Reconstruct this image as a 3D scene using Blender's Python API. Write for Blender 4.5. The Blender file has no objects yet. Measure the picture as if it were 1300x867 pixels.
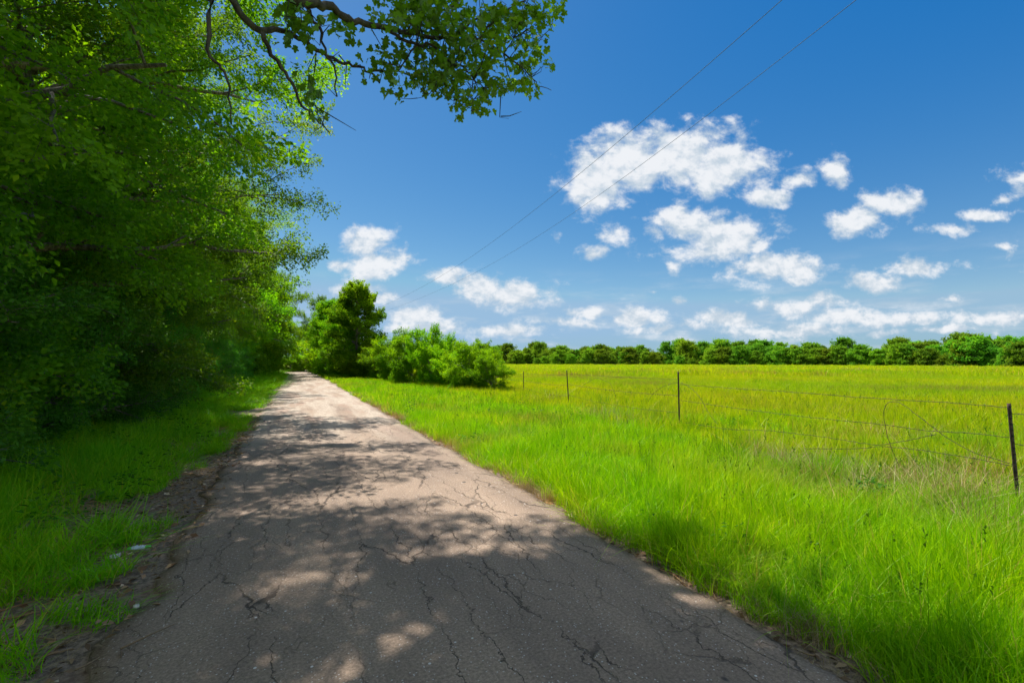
import bpy, math, random
import numpy as np
from mathutils import Vector

S = bpy.context.scene
col = S.collection
R = math.radians
PI = math.pi

# ------------------------------------------------------------------ camera
CAM_H = 1.65
FPX = 578.0                       # focal length in pixels of a 1300 px wide picture
PITCH = math.atan(26.5 / FPX)
cd = bpy.data.cameras.new('camera'); cam = bpy.data.objects.new('camera', cd); col.objects.link(cam)
cd.sensor_width = 36; cd.lens = 36 * FPX / 1300
cd.clip_start = 0.05; cd.clip_end = 6000
cam.location = (0, 0, CAM_H); cam.rotation_euler = (PI / 2 + PITCH, 0, 0)
S.camera = cam

# ------------------------------------------------------------------ light and exposure
SUN_EL = 63.0
SUN_AZ = (-0.68, 0.733)            # horizontal direction towards the sun
SKY_STRENGTH = 0.10
sd = bpy.data.lights.new('sun', 'SUN'); sd.energy = 4.0; sd.angle = R(0.55); sd.color = (1.0, 0.955, 0.88)
sun = bpy.data.objects.new('sun', sd); col.objects.link(sun)
ce = math.cos(R(SUN_EL)); tosun = Vector((SUN_AZ[0] * ce, SUN_AZ[1] * ce, math.sin(R(SUN_EL)))).normalized()
sun.rotation_euler = tosun.to_track_quat('Z', 'Y').to_euler(); sun.location = (-20, 15, 40)
S.view_settings.view_transform = 'Standard'; S.view_settings.look = 'None'
S.view_settings.exposure = 1.15; S.view_settings.gamma = 1
S.view_settings.use_curve_mapping = False
cy = S.cycles
cy.max_bounces = 7; cy.diffuse_bounces = 5; cy.glossy_bounces = 2; cy.transmission_bounces = 4
cy.transparent_max_bounces = 4; cy.use_denoising = True
cy.caustics_reflective = False; cy.caustics_refractive = False
cy.sample_clamp_indirect = 8; cy.use_adaptive_sampling = True; cy.adaptive_threshold = 0.02

# ------------------------------------------------------------------ node helper
class NT:
    def __init__(s, tree): s.t = tree; s.t.nodes.clear()
    def n(s, typ, **kw):
        nd = s.t.nodes.new(typ)
        ins = kw.pop('ins', {})
        for k, v in kw.items(): setattr(nd, k, v)
        for k, v in ins.items():
            i = nd.inputs[k]
            if isinstance(v, bpy.types.NodeSocket): s.t.links.new(v, i)
            else: i.default_value = v
        return nd
    def m(s, op, a, b=0.0, c=0.0, clamp=False):
        nd = s.t.nodes.new('ShaderNodeMath'); nd.operation = op; nd.use_clamp = clamp
        for i, v in enumerate((a, b, c)):
            if isinstance(v, bpy.types.NodeSocket): s.t.links.new(v, nd.inputs[i])
            else: nd.inputs[i].default_value = v
        return nd.outputs[0]
    def v(s, op, a, b=(0, 0, 0), c=(0, 0, 0)):
        nd = s.t.nodes.new('ShaderNodeVectorMath'); nd.operation = op
        for i, x in enumerate((a, b, c)):
            if isinstance(x, bpy.types.NodeSocket): s.t.links.new(x, nd.inputs[i])
            else: nd.inputs[i].default_value = x
        return nd.outputs['Value'] if op in ('LENGTH', 'DISTANCE', 'DOT_PRODUCT') else nd.outputs[0]
    def mix(s, f, a, b):
        nd = s.t.nodes.new('ShaderNodeMix'); nd.data_type = 'RGBA'
        for k, x in ((0, f), (6, a), (7, b)):
            if isinstance(x, bpy.types.NodeSocket): s.t.links.new(x, nd.inputs[k])
            else: nd.inputs[k].default_value = x if k == 0 else (tuple(x) + (1,))[:4]
        return nd.outputs[2]
    def noise(s, vec, scale, det=4, rough=0.5, dist=0.0):
        return s.n('ShaderNodeTexNoise', ins={'Vector': vec, 'Scale': scale, 'Detail': det, 'Roughness': rough, 'Distortion': dist}).outputs[0]
    def sm(s, x, a, b, lo=0.0, hi=1.0):
        return s.n('ShaderNodeMapRange', interpolation_type='SMOOTHSTEP',
                   ins={'Value': x, 'From Min': a, 'From Max': b, 'To Min': lo, 'To Max': hi}).outputs[0]
    def link(s, a, b): s.t.links.new(a, b)

# ------------------------------------------------------------------ sky with cumulus clouds
W = bpy.data.worlds.new('World'); S.world = W; W.use_nodes = True
w = NT(W.node_tree)
sky = w.n('ShaderNodeTexSky', sky_type='NISHITA', sun_disc=False, sun_elevation=R(SUN_EL),
          sun_rotation=math.atan2(SUN_AZ[0], SUN_AZ[1]), altitude=200.0, air_density=1.0, dust_density=0.35, ozone_density=3.0)
skyc = w.n('ShaderNodeHueSaturation', ins={'Hue': 0.497, 'Saturation': 1.22, 'Value': 0.92, 'Color': sky.outputs[0]}).outputs[0]
skyc = w.v('MINIMUM', w.v('MAXIMUM', w.v('MULTIPLY_ADD', skyc, (.66, .555, .335), (-.29, -.045, 1.19)), (.01, .1, .2)), (1.45, 2.32, 3.3))
tc = w.n('ShaderNodeTexCoord')
D = w.v('NORMALIZE', tc.outputs['Generated'])
sep = w.n('ShaderNodeSeparateXYZ', ins={0: D})
gy = w.m('MAXIMUM', sep.outputs[1], 0.05)
P = w.n('ShaderNodeCombineXYZ', ins={0: w.m('DIVIDE', sep.outputs[0], gy), 1: w.m('DIVIDE', sep.outputs[2], gy), 2: 0.0}).outputs[0]
nz = w.n('ShaderNodeTexNoise', ins={'Vector': w.v('MULTIPLY', P, (1, 1.35, 1)), 'Scale': 13.0, 'Detail': 8.0, 'Roughness': 0.62, 'Distortion': 0.15})
fine = nz.outputs[0]
warp = w.v('MULTIPLY', w.v('SUBTRACT', w.n('ShaderNodeTexNoise', ins={'Vector': P, 'Scale': 4.5, 'Detail': 3.0}).outputs[1], (.5, .5, .5)), (.10, .07, 0))
PW = w.v('ADD', P, warp)
# every cloud: centre and half size, measured in the tangent plane of the view to the north (pixels / FPX, above the horizon)
CL = [(750, 224, 46, 40, 1.1), (802, 198, 58, 44, 1.15), (862, 190, 66, 42, 1.15), (926, 207, 56, 38, 1.1), (895, 165, 40, 20, .6), (735, 235, 26, 26, .7),
      (868, 280, 40, 30, .9), (930, 300, 58, 34, 1), (895, 318, 60, 22, .7), (980, 340, 66, 19, 1), (832, 296, 18, 13, .6), (850, 340, 14, 16, .5),
      (755, 324, 17, 12, .8), (778, 292, 20, 18, .6), (710, 300, 14, 10, .5), (985, 250, 26, 12, .85), (1015, 228, 28, 14, .85), (1071, 216, 22, 20, .75),
      (1098, 282, 38, 20, .95), (1138, 258, 40, 22, .95), (1210, 288, 34, 10, .75), (1250, 270, 32, 9, .75), (1286, 246, 28, 10, .8),
      (462, 308, 30, 22, .9), (482, 334, 44, 20, 1), (432, 336, 26, 9, .7), (456, 369, 42, 13, .95), (485, 374, 26, 11, .8),
      (566, 355, 26, 11, .8), (610, 364, 36, 17, .9), (650, 374, 50, 19, 1), (527, 398, 42, 11, .95), (545, 415, 62, 11, .8),
      (700, 406, 46, 10, .7), (748, 392, 32, 9, .8), (805, 402, 46, 13, .9), (640, 418, 80, 10, .7), (842, 416, 60, 10, .7), (862, 386, 12, 6, .6), (826, 374, 12, 6, .5),
      (1005, 386, 48, 14, .7), (1060, 380, 46, 12, .7), (1112, 362, 50, 13, .7), (1172, 343, 50, 12, .65), (1082, 396, 58, 11, .7),
      (930, 404, 50, 11, .95), (985, 416, 90, 11, .75), (1150, 405, 60, 10, .65), (1213, 386, 40, 8, .55), (1265, 405, 66, 10, .65), (1275, 312, 26, 8, .35), (1180, 422, 120, 7, .55),
      (1350, 230, 60, 30, .8), (1450, 330, 120, 30, .9), (180, 330, 60, 25, .9), (60, 380, 120, 20, .8)]
acc = None
for cx, cyy, rx, ry, wt in CL:
    X = (cx - 650) / FPX; Y = (460 - cyy) / FPX
    sx, sy = FPX / (rx * 1.32), FPX / (ry * 1.36)
    d = w.v('LENGTH', w.v('MULTIPLY_ADD', PW, (sx, sy, 0), (-X * sx, -Y * sy, 0)))
    d = w.m('MULTIPLY_ADD', d, -wt if wt > .55 else -.75, wt)
    acc = d if acc is None else w.m('MAXIMUM', acc, d)
acc = w.m('MAXIMUM', acc, -0.6)
# low band of far small clouds near the horizon, everywhere
az = w.n('ShaderNodeCombineXYZ', ins={0: w.m('ARCTAN2', sep.outputs[0], sep.outputs[1]), 1: w.m('MULTIPLY', sep.outputs[2], 4.5), 2: 0.0}).outputs[0]
band = w.noise(az, 6.5, 6, 0.58)
bandm = w.m('MULTIPLY', w.sm(sep.outputs[2], 0.0, 0.03), w.sm(sep.outputs[2], 0.22, 0.05))
bandd = w.m('MULTIPLY', w.sm(band, 0.47, 0.66), w.m('MULTIPLY', bandm, 0.6))
dens_in = w.m('MULTIPLY_ADD', w.m('SUBTRACT', fine, 0.5), 2.25, acc)
dens = w.sm(dens_in, 0.04, 0.66)
dens = w.m('MULTIPLY', dens, w.sm(sep.outputs[1], 0.05, 0.2))
# broken cloud added behind and above the camera, out of view, to lift the shade
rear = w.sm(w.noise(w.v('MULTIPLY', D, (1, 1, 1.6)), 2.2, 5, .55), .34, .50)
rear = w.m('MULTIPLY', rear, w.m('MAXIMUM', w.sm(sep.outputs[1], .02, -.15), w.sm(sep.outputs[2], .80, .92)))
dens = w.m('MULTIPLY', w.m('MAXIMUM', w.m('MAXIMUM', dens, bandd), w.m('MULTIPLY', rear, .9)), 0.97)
off = w.n('ShaderNodeTexNoise', ins={'Vector': w.v('MULTIPLY', w.v('ADD', P, (-.006, .022, 0)), (1, 1.35, 1)), 'Scale': 13.0, 'Detail': 5.0, 'Roughness': 0.62, 'Distortion': 0.15}).outputs[0]
relief = w.m('MULTIPLY', w.m('SUBTRACT', fine, off), 3.4)
lit = w.sm(w.m('ADD', relief, w.m('MULTIPLY_ADD', acc, .42, .20)), 0.0, 0.85)
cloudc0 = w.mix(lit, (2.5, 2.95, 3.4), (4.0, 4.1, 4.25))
sc_ = w.n('ShaderNodeVectorMath', operation='SCALE', ins={0: cloudc0, 'Scale': w.m('MULTIPLY_ADD', w.sm(sep.outputs[1], .05, -.3), .6, 1.0)})   # the added unseen clouds behind the camera are brightened to fill the shade
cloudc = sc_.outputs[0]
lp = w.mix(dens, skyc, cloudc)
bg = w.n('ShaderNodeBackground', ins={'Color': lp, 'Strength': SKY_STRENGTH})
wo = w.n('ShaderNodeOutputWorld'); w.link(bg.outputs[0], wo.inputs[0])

# ------------------------------------------------------------------ helpers
def tag(o, label=None, cat=None, group=None, kind=None):
    for k, x in (('label', label), ('category', cat), ('group', group), ('kind', kind)):
        if x: o[k] = x
    return o
def raw_mesh(name, V, faces, mat=None, smooth=False, tint=None, uv=None):
    """faces: list of int arrays, each (n, k) for k-gons."""
    me = bpy.data.meshes.new(name)
    V = np.asarray(V, dtype=np.float32)
    me.vertices.add(len(V)); me.vertices.foreach_set('co', V.ravel())
    faces = [np.asarray(f, dtype=np.int32) for f in faces if len(f)]
    loops = np.concatenate([f.ravel() for f in faces])
    tot = np.concatenate([np.full(len(f), f.shape[1], dtype=np.int32) for f in faces])
    start = np.concatenate([[0], np.cumsum(tot)[:-1]]).astype(np.int32)
    me.loops.add(len(loops)); me.loops.foreach_set('vertex_index', loops)
    me.polygons.add(len(tot)); me.polygons.foreach_set('loop_start', start)
    if smooth: me.polygons.foreach_set('use_smooth', np.ones(len(tot), dtype=bool))
    if tint is not None:
        a = me.attributes.new('tint', 'FLOAT', 'POINT'); a.data.foreach_set('value', np.asarray(tint, dtype=np.float32))
    if uv is not None:
        l = me.uv_layers.new(name='UVMap'); l.data.foreach_set('uv', np.asarray(uv, dtype=np.float32)[loops].ravel())
    me.update(calc_edges=True)
    if mat: me.materials.append(mat)
    return me
def link(name, me, parent=None, loc=None, rz=0.0, sc=None):
    o = bpy.data.objects.new(name, me); col.objects.link(o)
    if parent: o.parent = parent
    if loc is not None: o.location = loc
    if rz: o.rotation_euler.z = rz
    if sc: o.scale = sc
    return o
class MB:
    def __init__(s): s.V = []; s.F = []; s.T = []; s.n = 0
    def add(s, V, faces, tint=0.5):
        V = np.asarray(V, float)
        for f in faces: s.F.append(np.asarray(f, dtype=np.int64) + s.n)
        s.V.append(V); s.n += len(V)
        s.T.append(np.full(len(V), tint) if np.isscalar(tint) else tint)
    def tube(s, P, r, k=6, cap=True):
        P = np.asarray(P, float); n = len(P); r = np.broadcast_to(np.asarray(r, float), (n,))
        T = np.gradient(P, axis=0); T /= np.linalg.norm(T, axis=1)[:, None] + 1e-9
        ref = np.array([0., 0, 1.]) if abs(T[:, 2]).mean() < .8 else np.array([1., 0, 0])
        A = np.cross(T, ref); A /= np.linalg.norm(A, axis=1)[:, None] + 1e-9
        B = np.cross(T, A)
        th = np.linspace(0, 2 * PI, k, endpoint=False)
        V = P[:, None, :] + r[:, None, None] * (np.cos(th)[None, :, None] * A[:, None, :] + np.sin(th)[None, :, None] * B[:, None, :])
        i = np.arange(n - 1)[:, None] * k; j = np.arange(k)[None, :]; j2 = (j + 1) % k
        F = np.stack([i + j, i + j2, i + k + j2, i + k + j], -1).reshape(-1, 4)
        fs = [F]
        if cap: fs += [np.arange(k)[None, ::-1], (np.arange(k) + (n - 1) * k)[None, :]]
        s.add(V.reshape(-1, 3), fs)
    def mesh(s, name, mat, smooth=True):
        byk = {}
        for f in s.F: byk.setdefault(f.shape[1], []).append(f)
        return raw_mesh(name, np.concatenate(s.V), [np.concatenate(x) for x in byk.values()], mat, smooth, np.concatenate(s.T))
def copy_tree(o, **kw):
    c = o.copy(); col.objects.link(c)
    for ch in o.children:
        d = ch.copy(); col.objects.link(d); d.parent = c
    return c
# value noise on numpy arrays
_rs = np.random.RandomState(5); _tab = _rs.rand(256, 256)
def vn(x, y):
    x = np.asarray(x, float); y = np.asarray(y, float)
    xi = np.floor(x).astype(int); yi = np.floor(y).astype(int); fx = x - xi; fy = y - yi
    fx = fx * fx * (3 - 2 * fx); fy = fy * fy * (3 - 2 * fy)
    t = lambda a, b: _tab[a % 256, b % 256]
    return (t(xi, yi) * (1 - fx) + t(xi + 1, yi) * fx) * (1 - fy) + (t(xi, yi + 1) * (1 - fx) + t(xi + 1, yi + 1) * fx) * fy
def fbm(x, y, o=4):
    s = 0; a = .5
    for i in range(o): s = s + a * vn(x * 2 ** i + 17 * i, y * 2 ** i + 31 * i); a *= .5
    return s
# the road runs north-west: t along it, s across it (right is positive); camera at s=t=0
U = np.array([-0.43, 0.903]); U /= np.linalg.norm(U); N = np.array([U[1], -U[0]])
def st(s, t):
    s = np.asarray(s, float); t = np.asarray(t, float)
    bend = -np.maximum(t - 72, 0) ** 2 * 0.02
    return np.stack([N[0] * (s + bend) + U[0] * t, N[1] * (s + bend) + U[1] * t], -1)
def st3(s, t, z=0.0):
    p = st(s, t); return (float(p[0]), float(p[1]), z)
def ray(px, py):
    cp, sp = math.cos(PITCH), math.sin(PITCH)
    x = px - 650; y = 433.5 - py
    d = np.array([x, cp * FPX - sp * y, sp * FPX + cp * y]); return d / d[1]
def at(px, py, depth): return np.array([0, 0, CAM_H]) + ray(px, py) * depth
SL, SR = -1.05, 2.70

# ------------------------------------------------------------------ materials
def mat(name):
    m = bpy.data.materials.new(name); m.use_nodes = True; return m, NT(m.node_tree)
def out(t, sh, disp=None):
    o = t.n('ShaderNodeOutputMaterial'); t.link(sh, o.inputs[0])
def leaf_mat(name, c1, c2, c3, trans=0.42, gloss=0.05, tmul=(1.5, 1.5, .8), big=0.25, rough=.45, hv=(.022, .489, .35, .83)):
    m, t = mat(name)
    a = t.n('ShaderNodeAttribute', attribute_name='tint').outputs['Fac']
    g = t.n('ShaderNodeNewGeometry')
    oi = t.n('ShaderNodeObjectInfo').outputs['Random']
    c = t.mix(t.sm(a, 0.0, 0.75), c1, c2)
    c = t.mix(t.sm(a, 0.86, 1.0), c, c3)
    n = t.noise(g.outputs['Position'], big, 3)
    c = t.mix(t.sm(n, .35, .65), t.v('MULTIPLY', c, (.80, .88, 1)), t.v('MULTIPLY', c, (1.38, 1.16, .9)))
    hs = t.n('ShaderNodeHueSaturation', ins={'Hue': t.m('MULTIPLY_ADD', oi, hv[0], hv[1]), 'Saturation': 1.0,
             'Value': t.m('MULTIPLY_ADD', oi, hv[2] + .15, hv[3] - .07), 'Color': c}).outputs[0]
    df = t.n('ShaderNodeBsdfDiffuse', ins={0: hs})
    tr = t.n('ShaderNodeBsdfTranslucent', ins={0: t.v('MULTIPLY', hs, tmul)})
    gl = t.n('ShaderNodeBsdfGlossy', ins={0: (1, 1, 1, 1), 'Roughness': rough})
    mx = t.n('ShaderNodeMixShader', ins={0: trans, 1: df.outputs[0], 2: tr.outputs[0]})
    fr = t.n('ShaderNodeLayerWeight', ins={0: .25}).outputs[1]
    mg = t.n('ShaderNodeMixShader', ins={0: t.m('MULTIPLY_ADD', fr, gloss * 1.5, gloss * .4), 1: mx.outputs[0], 2: gl.outputs[0]})
    out(t, mg.outputs[0]); return m
M_forest = leaf_mat('forest_leaf', (.050, .155, .004), (.125, .28, .004), (.28, .38, .008), trans=.53, gloss=.02, rough=.55, tmul=(1.8, 1.65, .8))
M_cedar = leaf_mat('cedar_leaf', (.028, .105, .012), (.060, .16, .010), (.11, .19, .012), trans=.48, gloss=.015, rough=.6, tmul=(1.8, 1.7, .8))
M_oak = leaf_mat('oak_leaf', (.065, .150, .005), (.13, .25, .006), (.25, .30, .012), trans=.55, gloss=.05, rough=.5)
M_bush = leaf_mat('bush_leaf', (.060, .185, .003), (.150, .31, .003), (.28, .38, .010), trans=.52, gloss=.006, rough=.6, tmul=(1.7, 1.6, .8))
M_under = leaf_mat('undergrowth_leaf', (.048, .20, .016), (.095, .30, .012), (.20, .36, .016), trans=.45, gloss=.02, rough=.6)
M_far = leaf_mat('far_tree_leaf', (.060, .165, .014), (.140, .27, .014), (.24, .33, .02), trans=.45, gloss=.005, big=.045, rough=.7, hv=(.055, .470, .55, .80))
M_weed = leaf_mat('weed_leaf', (.03, .12, .005), (.05, .17, .005), (.08, .20, .01), trans=.35, gloss=.01, rough=.6)

def grass_mat(name, c1, c2, c3, trans=.45, dry=0.0, gloss=.008, dryc=(.30, .20, .08), scale=.55, lo=.56, hi=.72, ds=.33):
    m, t = mat(name)
    a = t.n('ShaderNodeAttribute', attribute_name='tint').outputs['Fac']
    g = t.n('ShaderNodeNewGeometry'); pos = g.outputs['Position']
    c = t.mix(t.sm(a, 0.0, 0.8), c1, c2)
    c = t.mix(t.sm(a, .89, .98), c, c3)
    n = t.noise(pos, scale, 3)
    c = t.mix(t.sm(n, .35, .68), c, t.v('MULTIPLY', c, (1.45, 1.08, .8)))
    c = t.mix(t.sm(t.noise(pos, 2.3, 2), .42, .72), c, t.v('MULTIPLY', c, (.72, .80, .8)))
    n2 = t.noise(t.v('ADD', pos, (31, 7, 0)), ds, 4, .6)
    c = t.mix(t.m('MULTIPLY', t.sm(n2, lo, hi), t.m('MULTIPLY', t.sm(a, .1, .9), dry)), c, dryc)
    df = t.n('ShaderNodeBsdfDiffuse', ins={0: c})
    tr = t.n('ShaderNodeBsdfTranslucent', ins={0: t.v('MULTIPLY', c, (1.3, 1.3, .5))})
    gl = t.n('ShaderNodeBsdfGlossy', ins={0: (1, 1, 1, 1), 'Roughness': .4})
    mx = t.n('ShaderNodeMixShader', ins={0: trans, 1: df.outputs[0], 2: tr.outputs[0]})
    mg = t.n('ShaderNodeMixShader', ins={0: gloss, 1: mx.outputs[0], 2: gl.outputs[0]})
    out(t, mg.outputs[0]); return m
M_grass = grass_mat('verge_grass', (.135, .36, .002), (.31, .56, .002), (.46, .42, .09), dry=.75, lo=.52, hi=.66)
M_field = grass_mat('field_grass', (.24, .40, .003), (.38, .50, .004), (.48, .38, .07), dry=.85, scale=.06, lo=.50, hi=.66, ds=.09)
M_left = grass_mat('left_grass', (.10, .36, .004), (.22, .52, .004), (.44, .46, .05), dry=.25)
M_stalk = grass_mat('grass_stalk', (.05, .13, .01), (.09, .20, .012), (.25, .22, .06), dry=.3)
M_stalk2 = grass_mat('tall_grass', (.07, .22, .004), (.15, .34, .005), (.36, .36, .06), dry=.5)
M_straw = grass_mat('straw', (.22, .16, .08), (.40, .31, .17), (.52, .44, .28), trans=.2)

def bark(name, c1, c2):
    m, t = mat(name)
    g = t.n('ShaderNodeNewGeometry').outputs['Position']
    n = t.noise(t.v('MULTIPLY', g, (1, 1, .25)), 22, 6, .7)
    c = t.mix(t.sm(n, .35, .68), c1, c2)
    c = t.mix(t.sm(t.noise(g, 2.5, 3), .55, .72), c, (.075, .085, .045))
    b = t.n('ShaderNodeBump', ins={'Strength': .8, 'Distance': .02, 'Height': n})
    p = t.n('ShaderNodeBsdfPrincipled', ins={'Base Color': c, 'Roughness': .9, 'Normal': b.outputs[0]}); out(t, p.outputs[0]); return m
M_bark = bark('bark', (.055, .046, .036), (.24, .21, .17)); M_oakbark = bark('oak_bark', (.022, .018, .014), (.085, .072, .055))
m, t = mat('rusty_steel')
g = t.n('ShaderNodeNewGeometry').outputs['Position']
c = t.mix(t.sm(t.noise(g, 30, 5), .4, .65), (.022, .018, .016), (.085, .045, .028))
p = t.n('ShaderNodeBsdfPrincipled', ins={'Base Color': c, 'Roughness': .75, 'Metallic': .25}); out(t, p.outputs[0]); M_rust = m
m, t = mat('power_cable')
p = t.n('ShaderNodeBsdfPrincipled', ins={'Base Color': (.13, .17, .24, 1), 'Roughness': 1.0, 'Specular IOR Level': 0.0}); out(t, p.outputs[0]); M_cable = m
m, t = mat('weathered_pole')
g = t.n('ShaderNodeNewGeometry').outputs['Position']
c = t.mix(t.noise(t.v('MULTIPLY', g, (8, 8, .6)), 3, 4), (.10, .075, .05), (.24, .20, .15))
p = t.n('ShaderNodeBsdfPrincipled', ins={'Base Color': c, 'Roughness': .9}); out(t, p.outputs[0]); M_pole = m
def flat_mat(name, c, rough=.4):
    m, t = mat(name)
    g = t.n('ShaderNodeTexCoord').outputs['Object']
    cc = t.mix(t.sm(t.noise(g, 40, 3), .4, .65), c, tuple(x * .7 for x in c))
    p = t.n('ShaderNodeBsdfPrincipled', ins={'Base Color': cc, 'Roughness': rough}); out(t, p.outputs[0]); return m

# ground: soil, leaf litter and thatch
m, t = mat('ground')
g = t.n('ShaderNodeNewGeometry').outputs['Position']
lat = t.v('DOT_PRODUCT', g, (N[0], N[1], 0))
n1 = t.noise(g, 3.0, 6, .65); n2 = t.noise(g, 28, 5, .7); n3 = t.noise(g, .18, 4, .6)
soil = t.mix(t.sm(n2, .35, .66), (.09, .062, .045), (.32, .23, .165))
soil = t.mix(t.sm(n1, .5, .7), soil, (.17, .095, .062))
v = t.n('ShaderNodeTexVoronoi', ins={'Vector': t.v('MULTIPLY', g, (1, 1.0, 1)), 'Scale': 45.0})
soil = t.mix(t.m('MULTIPLY', t.sm(v.outputs[1], .55, .9), .55), soil, (.30, .22, .15))
thatch = t.mix(t.sm(n1, .3, .7), (.07, .15, .006), (.16, .23, .010))
field = t.mix(t.sm(n3, .35, .65), (.26, .40, .004), (.36, .42, .010))
farm = t.sm(lat, 8, 30)
gr = t.mix(farm, thatch, field)
isgrass = t.sm(t.m('ADD', lat, t.m('MULTIPLY_ADD', n1, .5, -.25)), 2.85, 3.15)
gr = t.mix(isgrass, soil, gr)
far2 = t.sm(t.v('LENGTH', g), 120, 260)
gr = t.mix(far2, gr, field)
b = t.n('ShaderNodeBump', ins={'Strength': .9, 'Distance': .03, 'Height': t.m('ADD', n2, n1)})
p = t.n('ShaderNodeBsdfPrincipled', ins={'Base Color': gr, 'Roughness': .95, 'Normal': b.outputs[0]}); out(t, p.outputs[0]); M_ground = m

# old cracked asphalt, in metres across (u) and along (v) the road
m, t = mat('old_asphalt')
uv = t.n('ShaderNodeUVMap', uv_map='UVMap').outputs[0]
sp = t.n('ShaderNodeSeparateXYZ', ins={0: uv})
wn = t.n('ShaderNodeTexNoise', ins={'Vector': uv, 'Scale': 2.6, 'Detail': 5.0, 'Roughness': .6}).outputs[1]
wuv = t.v('ADD', uv, t.v('MULTIPLY', t.v('SUBTRACT', wn, (.5, .5, .5)), (.30, .30, 0)))
def crack(vec, sx, sy, wd):
    vo = t.n('ShaderNodeTexVoronoi', feature='DISTANCE_TO_EDGE', ins={'Vector': t.v('MULTIPLY', vec, (sx, sy, 1)), 'Scale': 1.0}).outputs[0]
    return t.sm(vo, wd, wd * .25)
jig = t.v('MULTIPLY', t.v('SUBTRACT', t.n('ShaderNodeTexNoise', ins={'Vector': uv, 'Scale': 9.0, 'Detail': 4.0, 'Roughness': .65}).outputs[1], (.5, .5, .5)), (.13, .06, 0))
wuv = t.v('ADD', wuv, jig)
k1 = crack(wuv, 2.9, .42, .013)
k2 = crack(t.v('ADD', wuv, (3.3, 2.1, 0)), 3.6, 1.9, .013)
km = t.noise(uv, .8, 2)
cr1 = t.m('MULTIPLY', k1, t.sm(t.noise(uv, 1.3, 3), .38, .56))
cr2 = t.m('MULTIPLY', k2, t.m('MULTIPLY', t.sm(km, .47, .58), .6))
cr = t.m('MAXIMUM', cr1, cr2)
cr = t.m('MULTIPLY', cr, t.sm(sp.outputs[1], 18, 7))
big = t.noise(t.v('MULTIPLY', uv, (1.1, .35, 1)), 1.0, 5, .6)
fine_ = t.noise(uv, 55, 4, .75)
base = t.mix(t.sm(big, .34, .66), (.205, .150, .112), (.295, .215, .155))
base = t.mix(t.sm(fine_, .30, .72), t.v('MULTIPLY', base, (.62, .62, .62)), t.v('MULTIPLY', base, (1.28, 1.27, 1.26)))
chip = t.n('ShaderNodeTexVoronoi', ins={'Vector': uv, 'Scale': 62.0})
chipm = t.m('MULTIPLY', t.sm(chip.outputs[0], .36, .2), t.sm(t.n('ShaderNodeSeparateColor', ins={0: chip.outputs[1]}).outputs[0], .80, .86))
base = t.mix(t.m('MULTIPLY', chipm, .75), base, (.50, .46, .42))
chip2 = t.n('ShaderNodeTexVoronoi', ins={'Vector': uv, 'Scale': 16.0})
chipm2 = t.m('MULTIPLY', t.sm(chip2.outputs[0], .16, .10), t.sm(t.n('ShaderNodeSeparateColor', ins={0: chip2.outputs[1]}).outputs[1], .93, .95))
base = t.mix(chipm2, base, (.55, .52, .48))
# reddish wheel-track dirt and pale gravel farther off
grav = t.m('MULTIPLY', t.sm(t.m('MULTIPLY_ADD', t.noise(t.v('MULTIPLY', uv, (1.3, .18, 1)), 1.0, 4), 6.0, sp.outputs[1]), 10.5, 17), t.sm(t.noise(t.v('MULTIPLY', uv, (1.6, .22, 1)), 1.0, 5, .65), .36, .58))
gc = t.n('ShaderNodeTexVoronoi', ins={'Vector': uv, 'Scale': 24.0}).outputs[1]
gcol = t.mix(t.n('ShaderNodeSeparateColor', ins={0: gc}).outputs[0], (.24, .195, .150), (.48, .40, .32))
base = t.mix(t.m('MULTIPLY', grav, .85), base, gcol)
red = t.m('MULTIPLY', t.sm(t.noise(t.v('MULTIPLY', uv, (1.2, .3, 1)), 1.3, 4), .52, .66), t.sm(sp.outputs[1], 5, 16))
base = t.mix(t.m('MULTIPLY', red, .6), base, (.26, .17, .125))
# soil creeping in at the edges
eL = t.sm(t.m('MULTIPLY_ADD', t.noise(uv, 3.5, 5, .65), .55, sp.outputs[0]), SL + .55, SL + .16)
eR = t.sm(t.m('MULTIPLY_ADD', t.noise(uv, 4.0, 5, .65), -.4, sp.outputs[0]), SR - .36, SR - .12)
base = t.mix(t.m('MULTIPLY', t.m('MAXIMUM', eL, t.m('MULTIPLY', eR, .6)), .8), base, t.mix(t.sm(fine_, .35, .65), (.08, .05, .035), (.19, .13, .09)))
# old tar drips near the right edge
tv = t.n('ShaderNodeTexVoronoi', ins={'Vector': t.v('MULTIPLY', t.v('ADD', uv, (.37, .1, 0)), (1, .8, 1)), 'Scale': 4.2, 'Randomness': 1.0})
tar = t.m('MULTIPLY', t.sm(tv.outputs[0], .15, .11), t.m('MULTIPLY', t.sm(sp.outputs[0], 1.9, 2.0), t.sm(sp.outputs[0], 2.45, 2.35)))
tar = t.m('MULTIPLY', tar, t.sm(t.noise(uv, .9, 2), .45, .5))
base = t.mix(t.m('MULTIPLY', tar, .85), base, (.035, .032, .032))
base = t.mix(t.m('MULTIPLY', cr, .78), base, (.032, .024, .019))
hh = t.m('SUBTRACT', t.m('MULTIPLY', fine_, .25), cr)
b = t.n('ShaderNodeBump', ins={'Strength': .75, 'Distance': .014, 'Height': hh})
p = t.n('ShaderNodeBsdfPrincipled', ins={'Base Color': base, 'Roughness': .88, 'Specular IOR Level': .25, 'Normal': b.outputs[0]}); out(t, p.outputs[0]); M_road = m

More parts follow.
